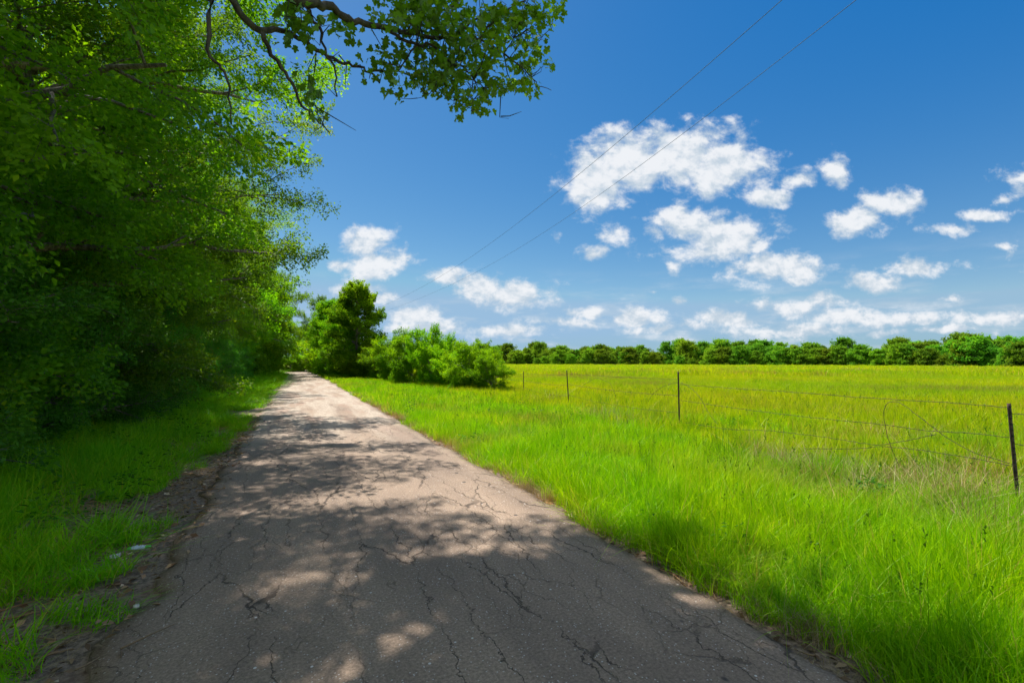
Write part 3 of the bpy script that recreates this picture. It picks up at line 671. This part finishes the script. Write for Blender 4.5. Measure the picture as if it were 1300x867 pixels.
# ------------------------------------------------------------------ fence
posts = [(664.5, 471, 22.0, (-.02, .0)), (719.5, 470, 16.0, (-.09, .0)), (861, 472, 10.6, (-.01, 0)), (1281, 512, 5.0, (-.07, .0))]
fr = bpy.data.objects.new('barbed_wire_fence', None); col.objects.link(fr); fr.location = (3.9, 10.6, GZ)
tag(fr, 'sagging barbed wire fence on thin rusty steel posts between verge and field', 'fence')
FO = np.array([3.9, 10.6, GZ])
tops = []
def tpost(topP, ln_):
    mb = MB(); H = topP[2] - GZ; bot = np.array([topP[0] - ln_[0] * 1.0, topP[1] - ln_[1], GZ - .3])
    prof_ = np.array([(-.026, -.004), (-.026, .004), (-.004, .004), (-.004, .022), (.004, .022), (.004, .004), (.026, .004), (.026, -.004)])
    k = len(prof_); V = []
    nseg = 24
    for q in range(nseg + 1):
        c_ = bot + (topP - bot) * q / nseg
        V += [(c_[0] + a * .66, c_[1] + b_, c_[2]) for a, b_ in prof_]
    V = np.array(V); F = []
    for q in range(nseg):
        for j in range(k): F.append((q * k + j, q * k + (j + 1) % k, (q + 1) * k + (j + 1) % k, (q + 1) * k + j))
    mb.add(V - FO, [np.array(F), np.arange(k)[None, ::-1], (np.arange(k) + nseg * k)[None]])
    for q in range(4, nseg):      # studs
        c_ = bot + (topP - bot) * (q + .5) / nseg - FO
        s_ = .005; cube = np.array([(x_, y_, z_) for x_ in (-s_, s_) for y_ in (-.018, -.004) for z_ in (-s_, s_)]) + c_
        mb.add(cube, [np.array([(0, 1, 3, 2), (4, 6, 7, 5), (0, 4, 5, 1), (2, 3, 7, 6), (0, 2, 6, 4), (1, 5, 7, 3)])])
    return mb.mesh('fence_post', M_rust, False), bot
for px, py, Y, ln_ in posts:
    tp = at(px, py, Y); me, bot = tpost(tp, ln_); tops.append((tp, bot)); link('post', me, fr)
tp = np.array([7.3, -.6, 1.25]); me, bot = tpost(tp, (0, 0)); tops.append((tp, bot)); link('post', me, fr)
tp = np.array([-1.2, 28.0, 1.3]); me, bot = tpost(tp, (0, 0)); tops.insert(0, (tp, bot)); link('post', me, fr)
def onplane(px, py, i):           # pixel ray on the vertical plane between posts i and i+1
    a = tops[i][0][:2]; b_ = tops[i + 1][0][:2]; n_ = np.array([(b_ - a)[1], -(b_ - a)[0]])
    d = ray(px, py); tt_ = (n_ @ a) / (n_ @ d[:2]); return np.array([0, 0, CAM_H]) + d * tt_
def strand(pts, r=.0034, barbs=True, label=None, name='wire'):
    pts = np.array(pts); q = np.concatenate([[0], np.cumsum(np.linalg.norm(np.diff(pts, axis=0), axis=1))]); n = max(8, int(q[-1] / .07))
    u = np.linspace(0, q[-1], n); P_ = np.stack([np.interp(u, q, pts[:, k]) for k in range(3)], -1)
    for _ in range(3): P_[1:-1] = (P_[:-2] + P_[2:] + 2 * P_[1:-1]) / 4
    P_ = P_ + rs.normal(0, .003, P_.shape)
    mb = MB(); mb.tube(P_ - FO, r, 5)
    if barbs:
        for i in range(1, n - 1, 2):
            for q_ in range(2):
                d = unit(rs.normal(0, 1, 3)) * .016; mb.tube([P_[i] - FO - d, P_[i] - FO + d], [.0012, .0012], 3)
    o = link(name, mb.mesh('wire', M_rust), fr)
    if label: o['label'] = label
def frac(i, f): a, b_ = tops[i]; return b_ + (a - b_) * f
for i in range(0, 5):
    if i == 3: continue
    for f, sg_ in ((.93, .02), (.72, .05), (.50, .08)):
        a = frac(i, f); b_ = frac(i + 1, f - (.03 if i != 4 else 0)); strand([a + (b_ - a) * u + np.array([0, 0, -4 * sg_ * u * (1 - u)]) for u in np.linspace(0, 1, 9)])
strand([onplane(x_, y_, 3) for x_, y_ in [(862, 488), (930, 493), (997, 497), (1060, 502), (1123, 506.5), (1200, 511), (1281, 517)]])
strand([onplane(x_, y_, 3) for x_, y_ in [(863, 508), (925, 517), (986, 525), (1050, 532), (1123, 539), (1165, 545), (1193, 549), (1219, 548), (1250, 551), (1284, 556)]])
strand([onplane(x_, y_, 3) for x_, y_ in [(864, 536), (925, 545), (982, 547), (1049, 555), (1085, 561), (1112, 565.5), (1150, 560), (1189, 551)]])
strand([onplane(x_, y_, 3) for x_, y_ in [(1020, 569), (1085, 570), (1122, 566), (1160, 570), (1226, 580), (1290, 592)]])
strand([onplane(x_, y_, 3) for x_, y_ in [(1141, 590), (1130, 566), (1123, 540), (1121, 518), (1124, 509), (1132, 506.5), (1141, 509), (1165, 527), (1200, 555), (1240, 577), (1290, 590)]], label='loose looped wire hanging off the top strand')
strand([onplane(x_, y_, 2) for x_, y_ in [(822, 512), (828, 500), (840, 491.5), (856, 486), (862, 486)]], barbs=False)
strand([onplane(x_, y_, 2) for x_, y_ in [(734, 500), (740, 489), (757, 479), (775, 486), (782, 505)]], barbs=False)
strand([onplane(x_, y_, 3) for x_, y_ in [(864, 486), (875, 490), (888, 503), (900, 525), (912, 540)]], barbs=False)

# ------------------------------------------------------------------ power line
pole = bpy.data.objects.new('utility_pole', None); col.objects.link(pole)
pb = U * 84 + N * 8.0; pole.location = (pb[0], pb[1], GZ); tag(pole, 'weathered wooden utility pole hidden behind the trees at the end of the wires', 'utility pole')
mb = MB(); mb.tube([(0, 0, -.4), (0, 0, 5), (0, 0, 9.4)], [.16, .13, .10], 12); link('mast', mb.mesh('mast', M_pole), pole)
mb = MB(); h = 1.1
c_ = np.array([(a * h * N[0] + b_ * .05 * U[0], a * h * N[1] + b_ * .05 * U[1], z_) for a in (-1, 1) for b_ in (-1, 1) for z_ in (8.7, 8.82)])
mb.add(c_, [np.array([(0, 1, 3, 2), (4, 6, 7, 5), (0, 4, 5, 1), (2, 3, 7, 6), (0, 2, 6, 4), (1, 5, 7, 3)])]); link('crossarm', mb.mesh('crossarm', M_pole, False), pole)
for nm, pts in (('upper', [((1000, 3), 9.3), ((878, 100), 11.6), ((718, 228), 19.5), ((570, 346), 39)]), ('lower', [((1103, 0), 9.3), ((957, 100), 11.8), ((736, 256), 22.5), ((600, 350), 44)])):
    K = [at(*p_, d) for p_, d in pts]
    end = np.array([pb[0] + (-.9 if nm == 'upper' else .9) * N[0], pb[1] + (-.9 if nm == 'upper' else .9) * N[1], 8.8])
    d0 = K[0] - K[1]; K = [K[0] + d0 * 6 + np.array([0, 0, 1.6]), K[0] + d0 * 2.2 + np.array([0, 0, -.05])] + K + [end]
    K = np.array(K); q = np.concatenate([[0], np.cumsum(np.linalg.norm(np.diff(K[:, :2], axis=0), axis=1))]); u = np.linspace(0, q[-1], 60)
    # one smooth sagging curve through the measured points
    cz = np.polyfit(q, K[:, 2], 2, w=[.3, .3, 3, 3, 3, 3, 2]); cxx = np.polyfit(q, K[:, 0], 2, w=[.3, .3, 3, 3, 3, 3, 2]); cyy_ = np.polyfit(q, K[:, 1], 2, w=[.3, .3, 3, 3, 3, 3, 2])
    P_ = np.stack([np.polyval(cxx, u), np.polyval(cyy_, u), np.polyval(cz, u)], -1)
    mb = MB(); mb.tube(P_, .0072, 8); o = link('power_line', mb.mesh('power_line', M_cable)); tag(o, f'thin dark overhead wire crossing the sky, the {"left and upper" if nm == "upper" else "right and lower"} of the two', 'wire', 'overhead power wires')

# ------------------------------------------------------------------ grass (uncountable: scattered tufts)
def blades(seed, n, rad, h0, h1, wd, seg=3, bend=.35, upright=.25, heads=False):
    rs = np.random.RandomState(seed); a = rs.rand(n) * 2 * PI; r = rad * np.sqrt(rs.rand(n)); P = np.stack([np.cos(a) * r, np.sin(a) * r, np.zeros(n)], -1)
    h = rs.uniform(h0, h1, n); az_ = rs.rand(n) * 2 * PI; D = np.stack([np.cos(az_), np.sin(az_)], -1)
    ln = rs.normal(0, upright, n); bd = np.abs(rs.normal(0, bend, n)) * h
    fa = rs.rand(n) * 2 * PI; Sd = np.stack([np.cos(fa), np.sin(fa)], -1)
    rows = []
    for q in range(seg + 1):
        u = q / seg; c = P.copy(); c[:, :2] += D * (ln * h * u + bd * u * u)[:, None]; c[:, 2] = h * u * (1 - .28 * u * np.minimum(bd / h, 1.2)) - .02
        w_ = wd * rs.uniform(.95, 1.05, n) * ((1 - u ** 2.2) * .95 + .05) * (.75 + .5 * min(u * 3, 1) / 1.5)
        L_ = c.copy(); L_[:, :2] -= Sd * (w_ / 2)[:, None]; R_ = c.copy(); R_[:, :2] += Sd * (w_ / 2)[:, None]; rows += [L_, R_]
    V = np.stack(rows, 1).reshape(-1, 3); k = 2 * (seg + 1); i = np.arange(n)[:, None] * k
    F = np.concatenate([i + np.array([[2 * q, 2 * q + 1, 2 * q + 3, 2 * q + 2]]) for q in range(seg)])
    ti = np.repeat(rs.rand(n), k)
    if heads:
        tip = V.reshape(n, k, 3)[:, -2:].mean(1); HV = []; HF = []
        for j in range(n):
            for q in range(7):
                b0 = tip[j] - np.array([0, 0, q * .014]); d = rs.normal(0, .006, 3); d[2] = abs(d[2]) + .009
                sdv = rs.normal(0, .004, 3); m0 = len(V) + len(HV); HV += [b0, b0 + d + sdv, b0 + d * 1.8, b0 + d - sdv]; HF.append((m0, m0 + 1, m0 + 2, m0 + 3))
        V = np.concatenate([V, HV]); F = np.concatenate([F, HF]); ti = np.concatenate([ti, np.full(len(HV), .85)])
    return V, F, ti
def proto(name, args, mat_):
    V, F, ti = blades(*args[0], **args[1]); me = raw_mesh(name, V, [F], mat_, False, ti); return bpy.data.objects.new(name, me)
def scatter(name, protos, P, rot, scl, idx, mat_, label):
    """one object: a point cloud mesh whose geometry nodes put a tuft on every point."""
    c_ = bpy.data.collections.new(name + '_tufts')
    for i, o_ in enumerate(protos): o_.name = f'{name}_tuft_{i:02d}'; c_.objects.link(o_)
    me = bpy.data.meshes.new(name); me.vertices.add(len(P)); me.vertices.foreach_set('co', np.asarray(P, np.float32).ravel())
    for nm, dt, dat, ky in (('rot', 'FLOAT_VECTOR', rot, 'vector'), ('scl', 'FLOAT_VECTOR', scl, 'vector'), ('idx', 'INT', idx, 'value')):
        a = me.attributes.new(nm, dt, 'POINT'); a.data.foreach_set(ky, np.asarray(dat, np.int32 if dt == 'INT' else np.float32).ravel())
    me.update(); o_ = link(name, me)
    ng = bpy.data.node_groups.new(name + '_nodes', 'GeometryNodeTree')
    ng.interface.new_socket('Geometry', in_out='INPUT', socket_type='NodeSocketGeometry'); ng.interface.new_socket('Geometry', in_out='OUTPUT', socket_type='NodeSocketGeometry')
    L_ = ng.links; gi = ng.nodes.new('NodeGroupInput'); go = ng.nodes.new('NodeGroupOutput')
    ci = ng.nodes.new('GeometryNodeCollectionInfo'); ci.inputs['Collection'].default_value = c_; ci.inputs['Separate Children'].default_value = True; ci.inputs['Reset Children'].default_value = True
    ip = ng.nodes.new('GeometryNodeInstanceOnPoints'); ip.inputs['Pick Instance'].default_value = True
    mp = ng.nodes.new('GeometryNodeMeshToPoints')
    def attr(nm, dt): n_ = ng.nodes.new('GeometryNodeInputNamedAttribute'); n_.data_type = dt; n_.inputs[0].default_value = nm; return n_.outputs[0]
    L_.new(gi.outputs[0], mp.inputs['Mesh']); L_.new(mp.outputs[0], ip.inputs['Points']); L_.new(ci.outputs[0], ip.inputs['Instance'])
    L_.new(attr('idx', 'INT'), ip.inputs['Instance Index']); L_.new(attr('rot', 'FLOAT_VECTOR'), ip.inputs['Rotation']); L_.new(attr('scl', 'FLOAT_VECTOR'), ip.inputs['Scale'])
    L_.new(ip.outputs[0], go.inputs[0])
    md = o_.modifiers.new('tufts', 'NODES'); md.node_group = ng
    tag(o_, label, 'grass', kind='stuff'); return o_
def prep(P, seed, s0, s1, np_, tilt=.12, hz=None):
    rs = np.random.RandomState(seed); n = len(P)
    P3 = np.concatenate([P, ground_z(P[:, 0], P[:, 1])[:, None]], 1)
    rot = np.stack([rs.normal(0, tilt, n), rs.normal(0, tilt, n), rs.rand(n) * 2 * PI], -1)
    s_ = rs.uniform(s0, s1, n); z_ = s_ if hz is None else s_ * hz
    return P3, rot, np.stack([s_, s_, z_], -1), rs.randint(0, np_, n)
def infov(P, m=1.35): return (P[:, 1] > .4) & (np.abs(P[:, 0]) < P[:, 1] * m + 2.0)
def rnd(seed, n, x0, x1, y0, y1):
    rs = np.random.RandomState(seed); return np.stack([rs.uniform(x0, x1, n), rs.uniform(y0, y1, n)], -1)
# A: near right verge, fine blades
nearp = [proto('g', ((100 + i, 130, .17, .18, .46, .0060), dict(seg=4, bend=.30, upright=.17)), M_grass) for i in range(4)]
nearp += [proto('g', ((110 + i, 90, .20, .22, .52, .0055), dict(seg=4, bend=.6, upright=.3)), M_grass) for i in range(2)]
P = rnd(1, 20000, -3, 16, -1.5, 14)
lat = P @ N; keep = infov(P) & (lat > 2.83 + .30 * (vn(P[:, 0] * 2.1, P[:, 1] * 2.1) - .4)) & (np.hypot(P[:, 0], P[:, 1]) < 14)
rk = np.random.RandomState(2).rand(len(P)); dist = np.hypot(P[:, 0], P[:, 1])
keep &= rk < np.where(dist < 7, 1, .62)
P = P[keep]; lat = P @ N
P3, rot, scl, idx = prep(P, 3, .75, 1.2, 6)
hvar = (.35 + 1.15 * fbm(P[:, 0] * .9, P[:, 1] * .9, 3) * 1.1) * np.clip(.55 + (lat - 2.8) * .9, .55, 1.0)
scl[:, 2] *= hvar
near_n = len(P)
scatter('verge_grass', nearp, P3, rot, scl, idx, M_grass, 'bright green uncut grass on the verge right of the road')
# B: thin dark stalks with seed heads
stp = [proto('g', ((130 + i, 5, .25, .45, .85, .0035), dict(seg=5, bend=.22, upright=.12, heads=True)), M_stalk) for i in range(3)]
P = rnd(5, 1500, -12, 18, .5, 20); lat = P @ N; P = P[infov(P) & (lat > 3.15)]
P3, rot, scl, idx = prep(P, 6, .7, 1.05, 3, .06); scatter('grass_stalks', stp, P3, rot, scl, idx, M_stalk, 'thin dark seed stalks standing above the verge grass')
# C: middle distance
midp = [proto('g', ((140 + i, 170, .42, .20, .46, .015), dict(seg=3, bend=.4, upright=.2)), M_grass) for i in range(4)]
P = rnd(7, 34000, -40, 48, 7, 70); lat = P @ N; dist = np.hypot(P[:, 0], P[:, 1])
rk = np.random.RandomState(8).rand(len(P))
keep = infov(P, 1.25) & (lat > 3.0) & (dist > 11) & (rk < np.clip(22 / dist, .3, 1)) & (lat < 11.5)
P = P[keep]; P3, rot, scl, idx = prep(P, 9, .75, 1.15, 4)
scl[:, 2] *= (.7 + .5 * fbm(P[:, 0] * .6, P[:, 1] * .6, 3)) * np.clip(.6 + (P @ N - 2.9) * .6, .6, 1)
nb_ = len(P); scatter('far_verge_grass', midp, P3, rot, scl, idx, M_grass, 'bright green grass of the verge farther along the road')
# D: field beyond the fence
fp = [proto('g', ((150 + i, 170, .45, .22, .50, .012), dict(seg=3, bend=.35, upright=.18)), M_field) for i in range(4)]
P = rnd(11, 60000, -10, 62, 3, 60); lat = P @ N; dist = np.hypot(P[:, 0], P[:, 1]); rk = np.random.RandomState(12).rand(len(P))
keep = infov(P, 1.25) & (lat > 7.0 + 2.2 * rk) & (dist > 9) & (rk < np.clip(16 / dist, .25, 1)); P = P[keep]
P3, rot, scl, idx = prep(P, 13, .8, 1.3, 4); scl[:, 2] *= .75 + .5 * fbm(P[:, 0] * .3, P[:, 1] * .3, 3)
nd_ = len(P); scatter('field_grass', fp, P3, rot, scl, idx, M_field, 'yellow-green hay meadow grass behind the wire fence')
ffp = [proto('g', ((160 + i, 170, 1.3, .30, .62, .05), dict(seg=2, bend=.3, upright=.2)), M_field) for i in range(3)]
P = rnd(15, 60000, -160, 420, 45, 345); lat = P @ N; dist = np.hypot(P[:, 0], P[:, 1]); rk = np.random.RandomState(16).rand(len(P))
keep = infov(P, 1.2) & (lat > 11) & (P[:, 1] > 45) & (rk < np.clip(70 / dist, .2, 1)) & (P[:, 1] < 300 - np.clip(P[:, 0] / np.maximum(P[:, 1], 1) * 144, 0, 165) + 8); P = P[keep]
P3, rot, scl, idx = prep(P, 17, .9, 1.5, 3)
nf_ = len(P); scatter('far_field_grass', ffp, P3, rot, scl, idx, M_field, 'far part of the yellow-green meadow reaching to the treeline')
# E: left verge
lp1 = [proto('g', ((170 + i, 110, .16, .14, .40, .0065), dict(seg=4, bend=.8, upright=.35)), M_left) for i in range(4)]
P = rnd(19, 52000, -40, 2, .3, 70); lat = P @ N; dist = np.hypot(P[:, 0], P[:, 1]); al = P @ U
rk = np.random.RandomState(20).rand(len(P)); patch = fbm(P[:, 0] * 1.1, P[:, 1] * 1.1, 4)
edge = -1.15 - np.interp(al, [0, 3, 7, 10, 14, 20], [-.05, .1, .5, .5, .1, .05])
dn = np.clip((edge + .55 - lat) / 1.6, 0, 1) * 1.1 + np.clip((patch - .46) * 3.2, -1, 1.0) * np.clip((-.95 - lat) / .8, .1, 1)
dn = np.where(lat < -3.6, dn * .75, dn)
keep = infov(P) & (lat < -1.1) & (lat > -7.5) & (rk < dn * np.clip(9 / dist, .22, 1.0) ** .8); P = P[keep]
P3, rot, scl, idx = prep(P, 21, .7, 1.35, 4, .2); far_ = np.hypot(P[:, 0], P[:, 1]); scl[:, :2] *= np.clip(far_ / 12, 1, 3)[:, None]
scl[:, 2] *= np.clip(.5 + (-1.2 - P @ N) * .45, .5, 1.15)
nl_ = len(P); scatter('left_verge_grass', lp1, P3, rot, scl, idx, M_left, 'shaded green grass on the verge between road and forest')
# E2: darker, taller clumps and dry clumps that break up the verge and the meadow
dk = [proto('g', ((190 + i, 90, .22, .35, .70, .007), dict(seg=4, bend=.5, upright=.25)), M_stalk2) for i in range(3)]
P = rnd(41, 1500, -12, 34, 2.5, 34); lat = P @ N; cl = fbm(P[:, 0] * .5, P[:, 1] * .5, 3)
keep = infov(P) & (lat > 4.2) & (cl > .50 + .10 * (np.abs(lat - 8) > 2)); P = P[keep]
P3, rot, scl, idx = prep(P, 42, .6, 1.25, 3, .1); scatter('tall_grass_clumps', dk, P3, rot, scl, idx, M_stalk2, 'darker taller grass clumps in the verge and along the fence')
dr = [proto('g', ((195 + i, 80, .20, .15, .48, .005), dict(seg=4, bend=.9, upright=.45)), M_straw) for i in range(3)]
cen = np.array([(3.2, 11.4), (2.6, 12.4), (5.4, 5.6), (6.2, 6.2), (1.3, 17.5), (7.2, 8.5), (4.6, 7.0), (4.9, 5.0), (9.5, 13), (11, 22), (4.2, 4.4)]); rs = np.random.RandomState(43)
P = np.concatenate([c_ + rs.normal(0, .42, (32, 2)) for c_ in cen] + [st(rs.uniform(2.75, 3.05, 240), rs.uniform(1.5, 26, 240))]); P = P[(P @ N) > 2.72]
P3, rot, scl, idx = prep(P, 44, .6, 1.1, 3, .25); scl[P @ N < 3.1] *= .55; scl[P @ N > 3.1] *= (1.15, 1.15, 1.35); scatter('dry_grass_clumps', dr, P3, rot, scl, idx, M_straw, 'dry straw coloured grass in patches by the fence and the road edge')
def broad(seed, n, rad, hgt, L):
    rs = np.random.RandomState(seed); a = rs.rand(n) * 6.28; r_ = rs.rand(n) * rad; P = np.stack([np.cos(a) * r_, np.sin(a) * r_, rs.uniform(.2, 1, n) * hgt], -1)
    D_ = np.stack([np.cos(a), np.sin(a), rs.normal(.15, .3, n)], -1); Nn = rs.normal(0, .4, (n, 3)); Nn[:, 2] += 1; l = L * rs.uniform(.6, 1.2, n)
    V, F = leaf_quads(rs, P, D_, Nn, l, l * .5); return bpy.data.objects.new('g', raw_mesh('broad_weed', V, [F], M_weed, False, np.repeat(rs.rand(n), 4)))
P = rnd(45, 2600, -10, 16, 1.0, 20); lat = P @ N; cl = fbm(P[:, 0] * .8 + 9, P[:, 1] * .8, 3)
keep = infov(P) & (((lat > 3.0) & (cl > .52)) | ((lat < -1.6) & (lat > -5) & (cl > .44))); P = P[keep]
P3, rot, scl, idx = prep(P, 46, .6, 1.3, 3, .1); scatter('verge_weeds', [broad(200, 26, .14, .36, .06), broad(201, 18, .10, .30, .08), broad(202, 34, .16, .26, .045)], P3, rot, scl, idx, M_weed, 'small broad-leaved weeds mixed into the verge grass')
# F: dead straw and litter along both road edges
sp_ = [proto('g', ((180 + i, 60, .16, .03, .13, .004), dict(seg=2, bend=1.6, upright=.9)), M_straw) for i in range(3)]
P = rnd(23, 16000, -14, 5, .3, 22); lat = P @ N; rk = np.random.RandomState(24).rand(len(P)); al = P @ U
keep = infov(P) & (((lat > 2.66) & (lat < 2.98) & (rk < .55)) | ((lat < -1.12) & (lat > -3.3) & (al < 16) & (rk < .62 - .10 * (-lat)))); P = P[keep]
P3, rot, scl, idx = prep(P, 25, .6, 1.1, 3, .2); scl[:, 2] *= .55
scatter('dead_straw', sp_, P3, rot, scl, idx, M_straw, 'dead straw and dry stems lying along the road edges')
# G: fallen leaves and twigs on the left shoulder
rs = np.random.RandomState(31); n = 12000
P = rnd(27, n * 3, -10, 3, .5, 14); lat = P @ N
keep = infov(P) & ((lat < -.75 - .5 * rs.rand(len(P))) & (lat > -3.6) | (lat > 2.62) & (lat < 2.95) & (rs.rand(len(P)) < .6)); P = P[keep][:n]; n = len(P)
b3 = np.concatenate([P, (ground_z(P[:, 0], P[:, 1]) + .012 + np.where(P @ N > -1.1, .05, 0) * (P @ N < 0))[:, None]], 1); a = rs.rand(n) * 6.28
D_ = np.stack([np.cos(a), np.sin(a), rs.normal(0, .25, n)], -1); Nn = rs.normal(0, .4, (n, 3)); Nn[:, 2] += 1
l_ = rs.uniform(.025, .085, n); V, F = leaf_quads(rs, b3, D_, Nn, l_, l_ * .5); ti = np.repeat(rs.rand(n), 4)
mbl = MB(); mbl.add(V, [F], ti)
for i in range(900):
    k = rs.randint(n); p0 = b3[k] + np.array([0, 0, .006]); a = rs.rand() * 6.28; ln = rs.uniform(.06, .32); d = np.array([math.cos(a), math.sin(a), 0]) * ln
    mbl.tube([p0, p0 + d * .5 + rs.normal(0, .012, 3) * (1, 1, .3), p0 + d], [.006, .005, .003], 4)
M_litter = grass_mat('dead_leaves', (.10, .06, .035), (.34, .23, .14), (.62, .50, .36), trans=.1)
o = link('leaf_litter', mbl.mesh('leaf_litter', M_litter, False)); tag(o, 'brown fallen leaves and twigs on the bare left shoulder', 'leaf litter', kind='stuff')
print('tufts', near_n, nb_, nd_, nf_, nl_)

# ------------------------------------------------------------------ small things
def ground_at(px, py): d = ray(px, py); k = (0 - CAM_H) / d[2]; return np.array([0, 0, CAM_H]) + d * k
def crumple(seed, lx, ly, lz, n=9):
    rs = np.random.RandomState(seed); u = np.linspace(-1, 1, n); X, Y = np.meshgrid(u, np.linspace(-1, 1, 6), indexing='ij')
    Zt = (1 - np.abs(Y) ** 2) * lz * (.6 + .8 * rs.rand(*X.shape)); pin = (1 - .55 * np.abs(X) ** 3)
    top = np.stack([X * lx + rs.normal(0, .05 * lx, X.shape), Y * ly * pin + rs.normal(0, .1 * ly, X.shape), Zt + .004], -1); bot = top.copy(); bot[..., 2] = 0.0
    V = np.concatenate([top.reshape(-1, 3), bot.reshape(-1, 3)]); F = []; m_ = n * 6
    for i in range(n - 1):
        for j in range(5):
            a = i * 6 + j; F += [(a, a + 6, a + 7, a + 1), (a + m_, a + 1 + m_, a + 7 + m_, a + 6 + m_)]
    for i in range(n - 1): a = i * 6; F += [(a, a + m_, a + 6 + m_, a + 6), (a + 5, a + 11, a + 11 + m_, a + 5 + m_)]
    for j in range(5): a = j; F += [(a, a + 1, a + 1 + m_, a + m_)]; a = (n - 1) * 6 + j; F += [(a, a + m_, a + 1 + m_, a + 1)]
    return V, [np.array(F)]
M_blue = flat_mat('white_blue_plastic', (.55, .66, .80), .3); M_green = flat_mat('green_plastic', (.12, .62, .08), .3); M_paper = flat_mat('dirty_paper', (.55, .52, .48), .8)
g0 = ground_at(176, 694); e_ = bpy.data.objects.new('plastic_wrapper', None); col.objects.link(e_); e_.location = (g0[0], g0[1], GZ + .03); e_.rotation_euler.z = .25
tag(e_, 'crumpled green and pale blue plastic wrapper lying on the left shoulder', 'litter')
V, F = crumple(1, .055, .018, .022); link('body', raw_mesh('wrapper_body', V, F, M_blue, True), e_)
V, F = crumple(2, .022, .016, .018); V[:, 0] += .072; V[:, 2] += .002; link('end', raw_mesh('wrapper_end', V, F, M_green, True), e_)
V, F = crumple(3, .018, .014, .014); V[:, 0] -= .068; V[:, 2] += .002; link('end', raw_mesh('wrapper_end', V, F, M_green, True), e_)
g0 = ground_at(146, 703); V, F = crumple(4, .035, .03, .02); o = link('paper_scrap', raw_mesh('paper_scrap', V, F, M_paper, True), loc=(g0[0], g0[1], GZ + .02), rz=1.0)
tag(o, 'dirty crumpled scrap of pale paper left of the plastic wrapper', 'litter')
g0 = ground_at(173, 796 - 25); V, F = crumple(6, .016, .013, .016, 6); o = link('stone', raw_mesh('stone', V, F, M_paper, True), loc=(g0[0], g0[1], 0), rz=.4); tag(o, 'small pale stone at the broken left edge of the asphalt', 'stone')
# broad-leaved weed by the right post
g0 = ground_at(1112, 640); rs = np.random.RandomState(9); n = 60; a = rs.rand(n) * 6.28; r_ = rs.rand(n) * .16
b3 = np.stack([np.cos(a) * r_, np.sin(a) * r_, .08 + rs.rand(n) * .26], -1); D_ = np.stack([np.cos(a), np.sin(a), rs.normal(.1, .3, n)], -1); Nn = rs.normal(0, .35, (n, 3)); Nn[:, 2] += 1
V, F = leaf_quads(rs, b3, D_, Nn, rs.uniform(.06, .11, n), rs.uniform(.05, .08, n)); e_ = bpy.data.objects.new('weed', None); col.objects.link(e_); e_.location = (g0[0], g0[1], GZ)
tag(e_, 'dark broad-leaved weed in the grass left of the right post', 'weed'); link('foliage', raw_mesh('weed_foliage', V, [F], M_weed, False, np.repeat(rs.rand(n), 4)), e_)
mb = MB()
for k in range(12): mb.tube([(0, 0, 0), b3[k] * (.5, .5, .6), b3[k]], [.004, .003, .002], 4)
link('stem', mb.mesh('weed_stem', M_weed), e_)
